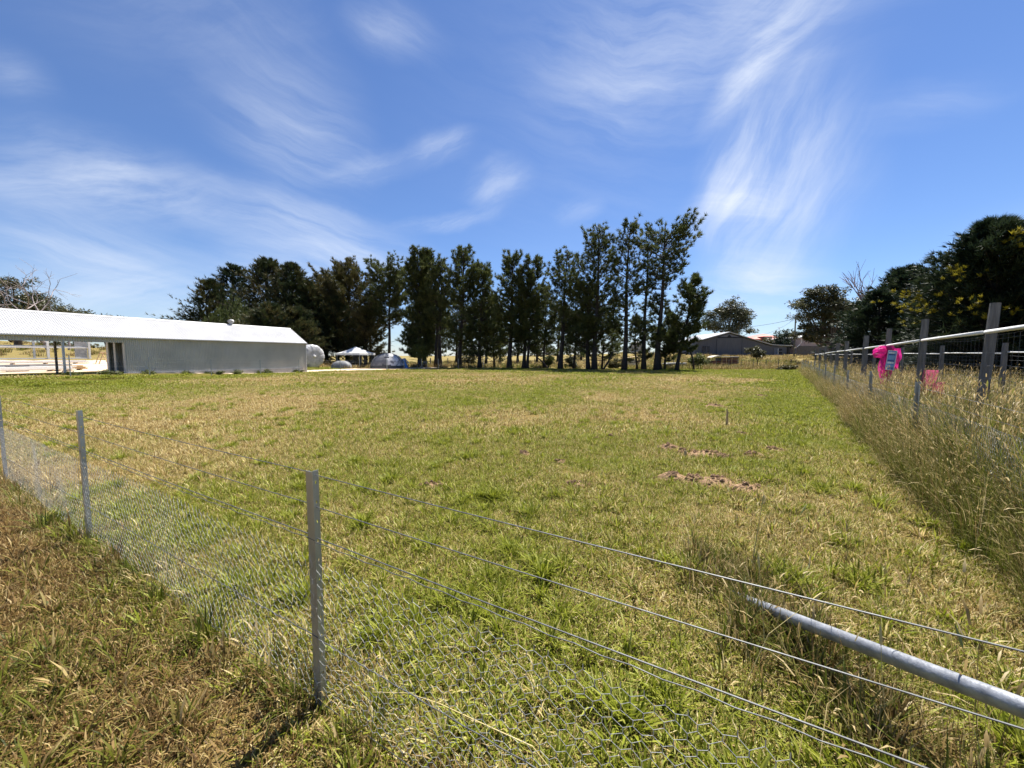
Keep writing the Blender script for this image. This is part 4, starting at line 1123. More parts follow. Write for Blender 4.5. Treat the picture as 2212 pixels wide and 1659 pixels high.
# pale boat-like trough and stacked sheets half hidden under the pines
def z7(x, y, Y): return AT((2300 + x * .16275) * .57604, (1260 + y * .16275) * .57604, Y)
c = z7(1450, 580, 47); tr = thing('long_trough', tuple(on(c.xy)), 'long pale concrete feed trough beneath the last pines', 'trough')
w_ = z7(1680, 0, 47).x - z7(1220, 0, 47).x
MB().box((0, 0, .62), (w_, .55, .14)).build('rim', M_whitep, tr, local=True, bevel=.02)
MB().box((0, 0, .35), (w_ * .96, .45, .42)).build('basin', M_conc, tr, local=True, bevel=.02)
for s in (-.4, .4): MB().box((w_ * s, 0, .08), (.2, .5, .2)).build('foot', M_conc, tr, local=True)
dm = on(z7(1190, 615, 46.4).xy); dr_ = MB(); vs = []; fs = []
dr_.tube([(dm.x - .0, dm.y, dm.z), (dm.x, dm.y, dm.z + .10), (dm.x, dm.y, dm.z + .62), (dm.x, dm.y, dm.z + .68)], [.24, .26, .26, .22], 14)
tagit(dr_.build('white_drum', M_whitep, None), 'white plastic drum standing at the end of the trough', 'drum')
c = on(z7(385, 600, 52).xy); pl = thing('pallet_load', tuple(c), 'pale building blocks on a pallet with a tin lid behind the pines', 'pallet')
for i in range(2):
    for k in range(2): MB().box((-.42 + .84 * i, 0, .38 + .43 * k), (.80, .9, .42)).build('block_pack', M_canvas, pl, local=True, bevel=.02)
MB().box((0, 0, .08), (1.7, 1.0, .14)).build('pallet', M_wood, pl, local=True)
MB().add([(-1.0, -.7, 1.16), (.9, -.7, 1.42), (.9, .7, 1.42), (-1.0, .7, 1.16), (-1.0, -.7, 1.12), (.9, -.7, 1.38), (.9, .7, 1.38), (-1.0, .7, 1.12)], [(0, 1, 2, 3), (7, 6, 5, 4), (0, 4, 5, 1), (1, 5, 6, 2), (2, 6, 7, 3), (3, 7, 4, 0)]).build('tin_lid', M_wood, pl, local=True)
c = on(z7(560, 380, 95).xy); tk = thing('water_tank', tuple(c), 'pale grey corrugated water tank far behind the pine trunks', 'tank')
o = MB(); o.tube([(0, 0, z) for z in np.linspace(0, 2.7, 28)], [1.75 + .03 * (i % 2) for i in range(28)], 28); o.build('shell', M_wall, tk, local=True)
MB().tube([(0, 0, 2.7), (0, 0, 2.95)], [1.8, .2], 28).build('lid', M_wall, tk, local=True)

# ------------------------------------------------------------------ houses, pole, palings
def z8(x, y, Y): return AT((2700 + x * .1808) * .57604, (1180 + y * .1808) * .57604, Y)
M_red = pm('red_roof_sheet', (.56, .15, .11), (.48, .12, .09), 1.2, .6)
M_brick = pm('brown_brick', (.16, .085, .07), (.12, .07, .06), 6, .85)
M_brickl = pm('pink_brick', (.50, .38, .35), (.40, .30, .28), 6, .85)
M_pale = pm('pale_roof_sheet', (.72, .72, .70), (.64, .64, .62), 1.0, .5)
def hip_house(name, label, Y, xl, xr, ye, xr0, xr1, yr, zg, dep, mroof, mwall, win=(), vent=None):
    a, b, r0, r1 = z8(xl, ye, Y), z8(xr, ye, Y), z8(xr0, yr, Y), z8(xr1, yr, Y)
    h = thing(name, ((a.x + b.x) / 2, Y, zg), label, 'house')
    e = .5; yb = Y + dep; ym = Y + dep / 2
    MB().box(((a.x + b.x) / 2, ym, (zg + a.z) / 2 - .1), (b.x - a.x - 2 * e, dep - 2 * e, a.z - zg - .1)).build('wall', mwall, h)
    r = MB(); P = [(a.x, Y, a.z), (b.x, Y, a.z), (b.x, yb, a.z), (a.x, yb, a.z), (r0.x, ym, r0.z + .0), (r1.x, ym, r0.z)]
    Q = [(p[0], p[1], p[2] - .16) for p in P[:4]]
    r.add(P + Q, [(0, 1, 5, 4), (1, 2, 5), (2, 3, 4, 5), (3, 0, 4), (0, 6, 7, 1), (1, 7, 8, 2), (2, 8, 9, 3), (3, 9, 6, 0), (9, 8, 7, 6)])
    ro = r.build('roof', mroof, h)
    MB().box(((a.x + b.x) / 2, Y - .06, a.z - .1), (b.x - a.x, .12, .12)).build('gutter', M_whitep if mroof is M_pale else mroof, h)
    for (x0, y0, x1, y1) in win:
        p, q = z8(x0, y0, Y + e), z8(x1, y1, Y + e)
        w = MB().box(((p.x + q.x) / 2, Y + e - .02, (p.z + q.z) / 2), (abs(q.x - p.x), .08, abs(p.z - q.z))).build('window', M_whitep, h)
        MB().box(((p.x + q.x) / 2, Y + e - .08, (p.z + q.z) / 2), (abs(q.x - p.x) * .86, .05, abs(p.z - q.z) * .8)).build('pane', M_dark, w)
    return h, ro
gzr = on(z8(1000, 600, 120).xy).z
hr, rr_ = hip_house('red_roof_house', 'brown brick house with a bright red hipped roof', 118, 640, 1420, 505, 1190, 1245, 372, gzr, 14, M_red, M_brick, ((1250, 530, 1290, 580),))
a, b = z8(915, 450, 117), z8(1085, 510, 117)
dm_ = MB().box(((a.x + b.x) / 2, 118.6, (a.z + b.z) / 2), (b.x - a.x, 3.2, a.z - b.z)).build('roof_louvre', M_brick, hr)
for k in range(2):
    zz = b.z + (a.z - b.z) * (.35 + .4 * k); MB().box(((a.x + b.x) / 2, 116.95, zz), ((b.x - a.x) * .9, .08, .25)).build('slat', M_brickl, dm_)
an = z8(1230, 375, 125); tpn = z8(1228, 265, 125)
MB().tube([an - Vector((0, 0, .6)), tpn], .05, 6).build('antenna_mast', M_steel, rr_)
MB().tube([tpn + Vector((-.5, 0, -.1)), tpn + Vector((.5, 0, -.1))], .05, 5).build('antenna_bar', M_steel, rr_)
gzw = on(z8(2300, 560, 86).xy).z
def z6(x, y): return ((2940 + x * .40687) - 2700) / .1808, ((800 + y * .40687) - 1180) / .1808
(xl, ye), (xr, _), (xa, yr), (xb, _) = z6(190, 1140), z6(610, 1145), z6(340, 1098), z6(440, 1098)
hip_house('white_roof_house', 'pale brick house with white hipped roof behind the gum tree', 84, xl, xr, ye, xa, xb, yr, gzw, 11, M_pale, M_brickl, [(*z6(240, 1162), *z6(290, 1195)), (*z6(320, 1162), *z6(350, 1200)), (*z6(500, 1162), *z6(540, 1195))])
pl_b = on(z8(1535, 800, 78).xy); pt_ = z8(1570, 20, 78)
pole = thing('power_pole', tuple(pl_b), 'slim timber power pole beside the barn', 'pole')
MB().tube([pl_b - Vector((0, 0, .3)), pl_b.lerp(pt_, .5), pt_], [.15, .13, .11], 9).build('shaft', pm('pole_timber', (.14, .13, .10), (.10, .09, .07), 3, .8), pole)
MB().tube([pt_, pt_ + Vector((0, 0, .12))], [.17, .10], 8).build('cap', M_whitep, pole)
MB().box(pt_ - Vector((0, .15, .5)), (.5, .1, .12)).build('bracket', M_steel, pole)
w0 = pt_ - Vector((0, .2, .55))
def cable(name, label, q, sag, r=.03):
    pts = [w0.lerp(q, i / 14) - Vector((0, 0, sag * 4 * (i / 14) * (1 - i / 14))) for i in range(15)]
    tagit(MB().tube(pts, r, 5).build(name, pm(name + '_black', (.03, .03, .035), None, 3, .5), None), label, 'cable')
cable('power_cable', 'power cable running from the pole behind the gum tree', z8(250, 265, 110), .5, .035)
cable('service_cable', 'thin service cable dropping from the pole to the red roof', z8(760, 425, 117), .8, .02)
st = thing('pole_stay', tuple(on(z8(1560, 700, 76).xy)), 'curved pale stay loop at the foot of the power pole', 'stay')
MB().tube([z8(1535, 690, 77.6), z8(1600, 670, 77), z8(1650, 625, 77), z8(1690, 575, 77), z8(1692, 500, 77)], .05, 6).build('rod', M_whitep, st)
pf = thing('paling_fence', tuple(on(z8(1900, 650, 80).xy)), 'grey timber paling fence before the white roofed house', 'fence')
pa_, pb_ = z8(1600, 640, 81), z8(2650, 640, 76)
k = 46
for i in range(k):
    p = pa_.lerp(pb_, i / k); g0 = tz(p.x, p.y); w = (pb_ - pa_).length / k
    MB().box((p.x, p.y, g0 + 1.0), (w * .97, .04 + .02 * (i % 2), 2.0 + .05 * math.sin(i * 7.1))).build('paling', M_timber, pf)

# ------------------------------------------------------------------ diggings and stakes on the lawn
M_soil = pm('red_brown_soil', (.33, .215, .13), (.20, .13, .078), 14, .95, bump=.6, bscale=40, spec=.05)
def mound(x, y, w, h, seed, label):
    c = on(G(x, y).xy); rs = random.Random(seed); o = MB(); m = 15; vs = []; fs = []
    for i in range(m):
        for j in range(m):
            u, v = i / (m - 1) * 2 - 1, j / (m - 1) * 2 - 1; r = math.hypot(u, v)
            f = max(0, 1 - r ** 1.6) * (.55 + .75 * float(fbm(u * 3.1 + seed, v * 3.1, seed, 3)))
            X, Y = c.x + u * w * .55, c.y + v * w * .36
            vs.append((X, Y, tz(X, Y) - .012 + (h * .95 * f + .012 * float(vnoise(u * 9 + seed, v * 9, 5)) if r < .98 else -.02)))
    for i in range(m - 1):
        for j in range(m - 1): a = i * m + j; fs.append((a, a + 1, a + m + 1, a + m))
    o.add(vs, fs)
    for k in range(int(24 * w / .5)):
        a, r = rs.uniform(0, 6.28), rs.uniform(.1, 1.05); X, Y = c.x + r * w * .55 * math.cos(a), c.y + r * w * .36 * math.sin(a)
        s = rs.uniform(.010, .030); z = tz(X, Y) + h * max(0, 1 - r) * .9 + s * .4
        o.tube([(X - s, Y, z), (X, Y + s * .3, z + s * .3), (X + s, Y, z)], [s * .45, s * .85, s * .4], 5)
    tagit(o.build('soil_mound', M_soil, None, smooth=False), label, 'soil', 'scratched soil heaps on the lawn')
SL = 'low heap of scratched red brown soil in the paddock turf'
for i, (x, y, w, h) in enumerate(((1445, 970, .42, .10), (1475, 978, .30, .07), (1520, 984, .75, .08), (1560, 992, .5, .06), (1625, 985, .4, .07), (1665, 975, .45, .06), (1450, 1036, .40, .10), (1500, 1040, .45, .07), (1545, 1046, .6, .09), (1605, 1058, .45, .08), (1660, 1040, .35, .05), (1130, 982, .22, .06), (1318, 945, .2, .06), (1285, 950, .2, .05), (1540, 879, .7, .10), (1600, 880, .25, .08), (1210, 1000, .2, .05), (1640, 856, .6, .06), (1240, 1050, .4, .05), (930, 1050, .3, .05), (1600, 940, .35, .05))):
    mound(x, y, w, h, i + 3, SL)
for i, (x, y, h, lab) in enumerate(((1570, 916, .36, 'split timber peg standing upright beyond the scratched soil'), (1480, 987, .10, 'short timber peg at the edge of the soil heaps'))):
    c = on(G(x, y).xy)
    tagit(MB().tube([(c.x, c.y, c.z - .05), (c.x + .004, c.y, c.z + h * .7), (c.x - .012, c.y, c.z + h)], [.026, .022, .008], 5).build('timber_peg', M_wood, None), lab, 'peg')

# ------------------------------------------------------------------ trees
M_bark = pm('pine_bark', (.060, .048, .040), (.030, .025, .022), 5, .95, bump=.6, bscale=10, stretch=(2, 2, .4))
M_gbark = pm('gum_bark', (.16, .125, .10), (.08, .065, .055), 3, .85, bump=.3, stretch=(2, 2, .3))
M_dead = pm('dead_wood', (.34, .29, .28), (.22, .18, .18), 4, .85)
M_pine = leafmat('pine_needles', [(.024, .036, .013), (.050, .068, .021), (.095, .110, .034), (.15, .15, .05)], .36)
M_pineb = leafmat('pine_needles_brown', [(.034, .038, .015), (.065, .068, .022), (.115, .10, .034), (.17, .125, .055)], .3)
M_cyp = leafmat('cypress_sprays', [(.018, .030, .013), (.030, .046, .018), (.060, .066, .022), (.105, .080, .034)], .2)
M_cypd = leafmat('dark_cypress_sprays', [(.010, .020, .012), (.018, .032, .016), (.030, .048, .022), (.05, .065, .03)], .2)
M_gold = leafmat('golden_cypress_tips', [(.10, .095, .010), (.19, .17, .015), (.29, .25, .025), (.38, .33, .05)], .3)
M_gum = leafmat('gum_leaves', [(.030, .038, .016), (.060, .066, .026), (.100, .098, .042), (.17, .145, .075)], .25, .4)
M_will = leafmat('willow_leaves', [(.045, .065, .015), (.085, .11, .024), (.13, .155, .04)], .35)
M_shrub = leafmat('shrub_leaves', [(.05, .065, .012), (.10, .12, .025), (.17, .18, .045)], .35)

def unit(a): return a / (np.linalg.norm(a, axis=-1, keepdims=True) + 1e-9)
def sprays(C, D, K, Ln, Wd, spread, droop=0.0, diamond=False, shade=None):
    """K thin leaves or needles from each centre C about direction D"""
    n = len(C); C = np.repeat(C, K, 0); D = np.repeat(D, K, 0)
    d = unit(unit(D) + spread * rng.normal(size=(n * K, 3)) * .6); d[:, 2] -= droop * rng.random(n * K); d = unit(d)
    ln = Ln * rng.uniform(.55, 1.2, n * K)[:, None]
    side = unit(np.cross(d, rng.normal(size=(n * K, 3)))) * (Wd * rng.uniform(.6, 1.3, n * K))[:, None] * .5
    sh = np.repeat(rng.random(n) if shade is None else shade, K) * .7 + rng.random(n * K) * .3
    if diamond:
        m = C + d * ln * .45; V = np.stack([C, m - side, C + d * ln, m + side], 1).reshape(-1, 3)
        b = np.arange(n * K)[:, None] * 4; F = np.concatenate([b + np.array([[0, 1, 2]]), b + np.array([[0, 2, 3]])]); T = np.repeat(sh, 4)
    else:
        V = np.stack([C - side, C + side, C + d * ln], 1).reshape(-1, 3)
        F = np.arange(n * K * 3).reshape(-1, 3); T = np.repeat(sh, 3)
    return V, F, np.stack([T, T, T], 1)
def foliage(name, parts, mat, parent):
    Vs, Fs, Ts, b = [], [], [], 0
    for v, f, t in parts: Vs.append(v); Fs.append(f + b); Ts.append(t); b += len(v)
    me = np_mesh(name, np.concatenate(Vs), np.concatenate(Fs), mat, np.concatenate(Ts))
    return link(name, me, parent)
def spine(H, top, seed, k=11, wob=.16):
    rs = np.random.default_rng(seed); ph = rs.uniform(0, 6.28, 4)
    def f(t):
        return np.array([top[0] * t ** 1.1 + wob * math.sin(t * 5 + ph[0]) * t * (1 - t) * 3, top[1] * t + wob * math.sin(t * 4.3 + ph[1]) * t * (1 - t) * 3, H * t])
    return f
def place(x, ybase, Y, xt, yt):
    """base on the ground at depth Y under image column x, height and lean from the picture's apex"""
    b = AT(x, ybase, Y); z = tz(b.x, b.y); a = AT(xt, yt, Y)
    return Vector((b.x, b.y, z)), a.z - z, a.x - b.x
def pine(x, ybase, Y, xt, yt, R_, cb, label, seed, shape='column', dens=1.0, mat=None, tr=.24, low_dead=3, group='pines along the far side of the paddock', flat=0.0, ragged=.5, mesh_from=None, name='pine_tree'):
    R_ *= 1.22; dens *= 1.18 if shape != 'umbrella' else 1.2
    base, H, lean = place(x, ybase, Y, xt, yt)
    t = thing(name, tuple(base), label, 'tree', group)
    f = spine(H, (lean, 0), seed); rs = np.random.default_rng(seed)
    o = MB(); ts = np.linspace(0, 1, 12)
    o.tube([f(u) - (np.array([0, 0, .2]) if u == 0 else 0) for u in ts], [tr * (1.35 if u == 0 else (1 - .93 * u ** .9)) + .012 for u in ts], 9)
    o.build('trunk', M_bark, t, local=True, smooth=True)
    br = MB(); C = []; D = []; SHD = []
    z = cb
    while z < (.955 if shape != 'umbrella' else .90):
        u = (z - cb) / (1 - cb)
        if shape == 'column': pr = (.72 + .28 * math.sin(min(1, u * 1.5) * math.pi * .5)) * (1 - u ** 3.2) ** .75
        elif shape == 'umbrella': pr = .40 + .60 * math.sin(u ** .9 * math.pi * .80)
        elif shape == 'cone': pr = (1 - u) ** .75
        else: pr = math.sin(min(1, .18 + u * .95) * math.pi) ** .6
        nb = rs.integers(3, 6)
        for k in range(nb):
            a = rs.uniform(0, 6.283); ln = R_ * pr * rs.uniform(1 - ragged, 1.12) + .25
            if rs.random() < .12 and shape != 'umbrella': ln *= 1.25
            e = math.radians(8 + (48 if shape != 'umbrella' else 30) * u + rs.uniform(-12, 12)); p0 = f(min(1, z + rs.uniform(-.012, .012)))
            h = np.array([math.cos(a), math.sin(a), 0.0])
            p1 = p0 + (h * math.cos(e) + np.array([0, 0, math.sin(e)])) * ln * .55
            e2 = e + math.radians(rs.uniform(0, 34)); p2 = p1 + (h * math.cos(e2) + np.array([0, 0, math.sin(e2)])) * ln * .5
            br.tube([p0, p1, p2], [.05 * (1 - u * .6) * min(1.3, .4 + ln / 3), .030, .010], 4, False)
            ns = max(3, int(ln * 3.4 * dens)); sh0 = rs.random()
            for q in range(ns):
                s = .22 + .80 * (q + rs.random()) / ns
                pp = p0 + (p1 - p0) * s / .55 if s < .55 else p1 + (p2 - p1) * (s - .55) / .45
                sd = np.array([-math.sin(a), math.cos(a), 0]) * rs.choice([-1, 1]) * rs.uniform(.1, .75) * (1.15 - s * .8) * min(1.2, ln * .55)
                up = np.array([0, 0, rs.uniform(-.06, .34)]); tip = pp + sd + up + h * rs.uniform(0, .3)
                if rs.random() < .4: br.tube([pp, tip], [.012, .006], 3, False)
                for w in (0, .5) if s > .35 else (0,):
                    C.append(tip + (pp - tip) * w + rs.normal(0, .06, 3)); D.append(sd * .6 + h * .5 + np.array([0, 0, .75])); SHD.append(.25 * sh0 + .75 * rs.random())
        z += rs.uniform(.30, .52) / H / dens ** .5 * (.62 if shape == 'umbrella' else 1)
    for k in range(low_dead):
        zz = rs.uniform(cb * .35, cb); a = rs.uniform(0, 6.283); ln = rs.uniform(.6, 2.0); p0 = f(zz)
        h = np.array([math.cos(a), math.sin(a), rs.uniform(-.1, .4)]); br.tube([p0, p0 + h * ln * .6, p0 + h * ln + np.array([0, 0, -.15])], [.03, .02, .006], 4, False)
    br.build('branches', M_bark, t, local=True, recalc=False)['kind'] = 'stuff'
    C, D = np.array(C), np.array(D)
    foliage('crown', [sprays(C, D, 18, .44, .062, .9, shade=np.array(SHD))], mat or M_pine, t)
    return t

PINES = [
 # x, ybase, Y, x top, y top, radius, crown base, label, shape, density, material, trunk
 (752, 790, 60, 753, 554, 4.6, .10, 'broad crowned old pine overhanging the gazebo', 'round', 1.3, M_pineb, .34),
 (706, 790, 62, 700, 578, 3.2, .12, 'bushy pine against the conifer clump behind the shed', 'round', 1.3, M_pineb, .28),
 (839.7, 788, 58, 845, 572, 3.2, .40, 'flat topped pine with a bare trunk behind the grey tent', 'umbrella', 1.1, M_pine, .26),
 (800, 789, 61, 800, 625, 2.6, .10, 'drooping brownish pine beside the flat topped one', 'round', .9, M_pineb, .22),
 (907, 791.5, 53, 902, 536, 2.4, .08, 'dense twin pointed pine foliaged almost to the ground', 'column', 1.35, M_pine, .26),
 (918, 791.5, 54, 922, 540, 1.9, .12, 'narrow pine merged with the dense twin pointed one', 'column', 1.3, M_pine, .2),
 (941, 792, 52, 944, 572, 1.7, .30, 'slim reddish trunked pine in a close pair', 'column', .8, M_pine, .22),
 (951, 792, 51.5, 952, 560, 1.7, .36, 'dark trunked pine of the close pair', 'column', .8, M_pine, .25),
 (992.6, 794, 50, 1003, 536, 2.7, .20, 'tall full crowned pine with a clear lower trunk', 'column', 1.1, M_pine, .29),
 (1036, 794.5, 49, 1044, 572, 2.2, .10, 'ivy darkened pine with foliage low on its trunk', 'column', 1.1, M_pine, .27),
 (1100, 796, 47.5, 1109, 553, 2.5, .22, 'straight dark pine with a rounded double head', 'column', 1.0, M_pine, .30),
 (1131, 796, 47, 1140, 590, 1.8, .18, 'short forked pine close to its neighbour', 'column', .9, M_pine, .23),
 (1138.5, 796, 46.5, 1153, 558, 2.1, .22, 'thin dark pine leaning slightly right', 'column', .9, M_pine, .17),
 (1210, 796.5, 45, 1226, 548, 2.6, .26, 'pine with a swept trunk and high wide crown', 'column', .78, M_pine, .29),
 (1271, 799, 43.5, 1266, 612, 2.1, .16, 'small bent pine tucked beside the big forked one', 'column', .9, M_pine, .25),
 (1284, 800, 42.5, 1294, 498, 2.8, .26, 'very tall pine with an open upper crown', 'column', .82, M_pine, .30),
 (1348, 801, 41.5, 1362, 480, 1.95, .22, 'slender tall pine with a narrow column crown', 'column', .66, M_pine, .28),
 (1418.8, 800.5, 40.5, 1438, 482, 2.9, .56, 'tallest pine with a long bare trunk and spreading top', 'umbrella', .74, M_pine, .31),
 (1461, 801, 40, 1507, 592, 1.8, .18, 'short leaning pine at the end of the row', 'round', 1.25, M_pine, .19)]
for i, (x, yb, Y, xt, yt, R_, cb, lab, shp, dn, mt, tr) in enumerate(PINES):
    pine(x, yb, Y, xt, yt, R_, cb, lab, 100 + i, shp, dn, mt, tr)
# mid-height side growth on the bare right-hand trunks
pine(1427, 800, 41.2, 1424, 640, 1.3, .22, 'scrubby young pine crowding the tallest trunk', 141, 'column', .55, M_pine, .12)
pine(1300, 800, 44.5, 1304, 668, 1.7, .14, 'low young pine filling between the tall trunks', 142, 'round', .9, M_pine, .12)
pine(1376, 799, 43, 1372, 690, 1.6, .16, 'bushy young pine below the half dead one', 143, 'round', .9, M_pine, .12)
pine(1436, 800, 43, 1446, 690, 1.6, .18, 'dark young pine behind the end of the row', 144, 'round', 1.2, M_pine, .12)
pine(1068, 794, 51, 1066, 640, 2.1, .10, 'low young pine between full crowned and double headed trees', 145, 'round', .9, M_pine, .14)
pine(1175, 796, 48, 1178, 620, 2.0, .14, 'low young pine in the middle of the row', 146, 'round', .85, M_pine, .14)
pine(1240, 798, 46, 1246, 610, 2.0, .14, 'young pine behind the swept trunk', 147, 'round', .85, M_pine, .14)
# second row far behind, seen between the trunks
for i, (x, Y, yt) in enumerate(((905, 78, 660), (945, 80, 650), (985, 76, 655), (1018, 82, 668), (1050, 79, 650), (1080, 77, 662), (1118, 81, 655), (1160, 80, 664), (1205, 78, 668), (1255, 83, 690), (1322, 84, 700))):
    pine(x, 783, Y, x + 3, yt, 3.3, .13, 'dark pine of the far row across the back paddock', 170 + i, 'column', .75, M_pine, .26, 0, 'second row of pines behind the paddock')

# half-dead pine with a bare twiggy top
def limb_tree(name, x, yb, Y, xt, yt, label, seed, depth=4, spread=.55, mat=M_dead, r0=.18, group=None, fork=.35, kids=(2, 3), lenf=.72, twist=.35, first=None):
    base, H, lean = place(x, yb, Y, xt, yt); rs = np.random.default_rng(seed)
    t = thing(name, tuple(base), label, 'tree', group); tips = []
    tk = MB(); br = MB()
    def grow(p, d, ln, r, k):
        q = p; pts = [p]; 
        for i in range(3):
            d2 = d + rs.normal(0, twist * .28, 3); d2 /= np.linalg.norm(d2); q = q + d2 * ln / 3; pts.append(q); d = d2
        (tk if k == depth else br).tube(pts, [r, r * .88, r * .75, r * .6], 7 if k == depth else 4, k == depth)
        if k == 0: tips.append((q, d)); return
        for c in range(rs.integers(kids[0], kids[1] + 1)):
            nd = d + rs.normal(0, spread, 3) + np.array([0, 0, .12]); nd /= np.linalg.norm(nd)
            grow(q if c < 2 else pts[2], nd, ln * lenf * rs.uniform(.7, 1.2), r * .6, k - 1)
    d0 = np.array([lean / H, 0, 1.0]); d0 /= np.linalg.norm(d0)
    grow(np.array([0, 0, -.2]), d0, H * fork, r0, depth)
    tk.build('trunk', mat, t, local=True); br.build('branches', mat, t, local=True, recalc=False)['kind'] = 'stuff'
    return t, tips, H
hd = pine(1390.5, 797, 42, 1400, 515, 1.3, .30, 'half dead pine with a bare twiggy leader', 151, 'column', .42, M_pine, .25, 5, ragged=.8)
for ch in hd.children:
    if ch.name.startswith('crown'):
        co = np.array([v.co[:] for v in ch.data.vertices]).reshape(-1, 3)
        bm = bmesh.new(); bm.from_mesh(ch.data); hmax = co[:, 2].max()
        bmesh.ops.delete(bm, geom=[v for v in bm.verts if v.co.z > hmax * .66], context='VERTS'); bm.to_mesh(ch.data); bm.free()

# conifers behind the shed
def cypress(name, x, yb, Y, xt, yt, R_, label, seed, mat, n=1500, shape='egg', K=9, Ln=.55, Wd=.085, up=.55, group=None, gold=None, tr=.3, z0=.03, lumps=7):
    base, H, lean = place(x, yb, Y, xt, yt); rs = np.random.default_rng(seed)
    t = thing(name, tuple(base), label, 'tree', group)
    MB().tube([(0, 0, -.2), (lean * .5, 0, H * .5), (lean * .95, 0, H * .93)], [tr, tr * .6, .03], 8).build('trunk', M_bark, t, local=True)
    n = int(n * 2.1); R_ *= 1.18; nb = n // 8; u = z0 + (1 - z0) * rs.random(nb) ** .9; a = rs.uniform(0, 6.283, nb); q_ = np.where(rs.random(nb) < .8, rs.uniform(.68, 1.1, nb), rs.uniform(1.08, 1.32, nb))
    u = np.repeat(u, 8); a = np.repeat(a, 8) + rs.normal(0, .05, nb * 8); n = nb * 8
    s_ = np.tile(np.linspace(.42, 1.0, 8), nb) * np.repeat(q_, 8)
    if shape == 'cone': pr = (1 - u) ** .7 * .95 + .05
    else: pr = np.clip(1 - u ** 2.3, 0, 1) ** .75 * (.78 + .22 * np.sin(np.clip(u * 2.2, 0, 1) * 1.57)) + .05
    lump = 1 + .20 * np.sin(a * 3 + u * lumps + seed) + .14 * np.sin(a * 5 - u * (lumps + 6) + seed * 2) + .10 * np.sin(u * 31 + a * 2)
    rr = R_ * pr * lump * s_
    C = np.stack([np.cos(a) * rr + lean * u, np.sin(a) * rr, np.minimum(u * H * .95 + (s_ - .5) * R_ * pr * (up - .1) * .8 + .15 * s_, H * 1.01)], 1) + rs.normal(0, .10, (n, 3))
    D = np.stack([np.cos(a), np.sin(a), up + .8 * u], 1)
    sh = np.clip(.5 + .35 * np.sin(a * 3 + u * lumps + seed) + rs.normal(0, .2, n), 0, 1)
    br = MB()
    for k in range(7, n, 16):
        br.tube([(lean * u[k] * .8, 0, max(.2, u[k] * H * .9 - rr[k] * .3)), C[k]], [.03, .01], 3, False)
    br.build('branches', M_bark, t, local=True, recalc=False)
    if gold is None: gi = np.zeros(n, bool)
    else: gi = gold(a, u, rr / (R_ * pr + .01)) & (rs.random(n) < .9)
    foliage('crown', [sprays(C[~gi], D[~gi], K, Ln, Wd, .6, .15, shade=sh[~gi])], mat, t)
    if gi.any(): foliage('golden_tips', [sprays(C[gi] + D[gi] * .10 + rs.normal(0, .12, (gi.sum(), 3)), D[gi] + np.array([0, 0, .4]), K * 2, Ln * .55, Wd * .9, .6, .15, shade=sh[gi])], M_gold, t)
    return t
cypress('conifer', 452, 790, 56, 452, 600, 3.2, 'low outer conifer at the left edge of the clump behind the shed', 201, M_cyp, 1300, 'egg', group='conifer clump behind the shed')
cypress('conifer', 505, 790, 60, 503, 566, 3.6, 'dark blue-green conifer between its lower neighbours', 202, M_cypd, 1500, 'egg', group='conifer clump behind the shed')
cypress('conifer', 575, 790, 58, 578, 552, 4.2, 'biggest brown tipped conifer in the middle of the clump', 203, M_cyp, 2300, 'egg', group='conifer clump behind the shed')
cypress('conifer', 632, 790, 56, 630, 562, 3.2, 'brown tipped conifer with a ragged pointed top', 204, M_cyp, 1700, 'egg', group='conifer clump behind the shed')
cypress('conifer', 668, 790, 56, 664, 606, 2.7, 'lower conifer closing the clump toward the pines', 205, M_cyp, 1300, 'egg', group='conifer clump behind the shed')
cypress('conifer', 585, 790, 50, 585, 655, 3.0, 'olive green conifer rising just behind the shed roof', 206, M_cyp, 1200, 'egg', group='conifer clump behind the shed')
cypress('conifer', 640, 790, 51, 640, 664, 2.8, 'spreading olive conifer behind the shed gable', 207, M_cyp, 1200, 'egg', group='conifer clump behind the shed')
cypress('conifer', 730, 791, 57, 726, 640, 3.0, 'shaded low conifer behind the wrapped cylinder', 208, M_cyp, 1100, 'egg', group='conifer clump behind the shed')
cypress('conifer', 790, 791, 57, 792, 660, 2.6, 'brownish low conifer behind the grey tent', 209, M_pineb, 900, 'egg', group='conifer clump behind the shed')
# willow
def willow(x, yb, Y, xt, yt, R_, label, seed):
    base, H, lean = place(x, yb, Y, xt, yt); rs = np.random.default_rng(seed)
    t = thing('willow_tree', tuple(base), label, 'tree')
    MB().tube([(0, 0, -.2), (0, 0, H * .4), (.2, 0, H * .75)], [.3, .24, .1], 8).build('trunk', M_bark, t, local=True)
    parts = []
    for k in range(320):
        a = rs.uniform(0, 6.283); r = R_ * math.sqrt(rs.random()); zt = H * (1 - .35 * (r / R_) ** 2) * rs.uniform(.86, 1.0); ln = rs.uniform(1.5, 4.2)
        m = int(ln / .16); zz = zt - np.arange(m) * .16; xs = math.cos(a) * r + .1 * np.sin(zz * 1.3 + k); ys = math.sin(a) * r + .1 * np.cos(zz * 1.1 + k)
        C = np.stack([xs, ys, zz], 1); parts.append(sprays(C, np.tile([math.cos(a) * .3, math.sin(a) * .3, -1.0], (m, 1)), 3, .24, .045, .45, diamond=True, shade=np.full(m, rs.random())))
    foliage('crown', parts, M_will, t)
    br = MB()
    for k in range(9):
        a = k * .7; br.tube([(0, 0, H * .4), (math.cos(a) * R_ * .4, math.sin(a) * R_ * .4, H * .8), (math.cos(a) * R_ * .8, math.sin(a) * R_ * .8, H * .85)], [.1, .06, .02], 5, False)
    br.build('branches', M_bark, t, local=True, recalc=False)
willow(515, 790, 52, 515, 632, 2.6, 'weeping willow drooping in front of the conifer clump', 221)
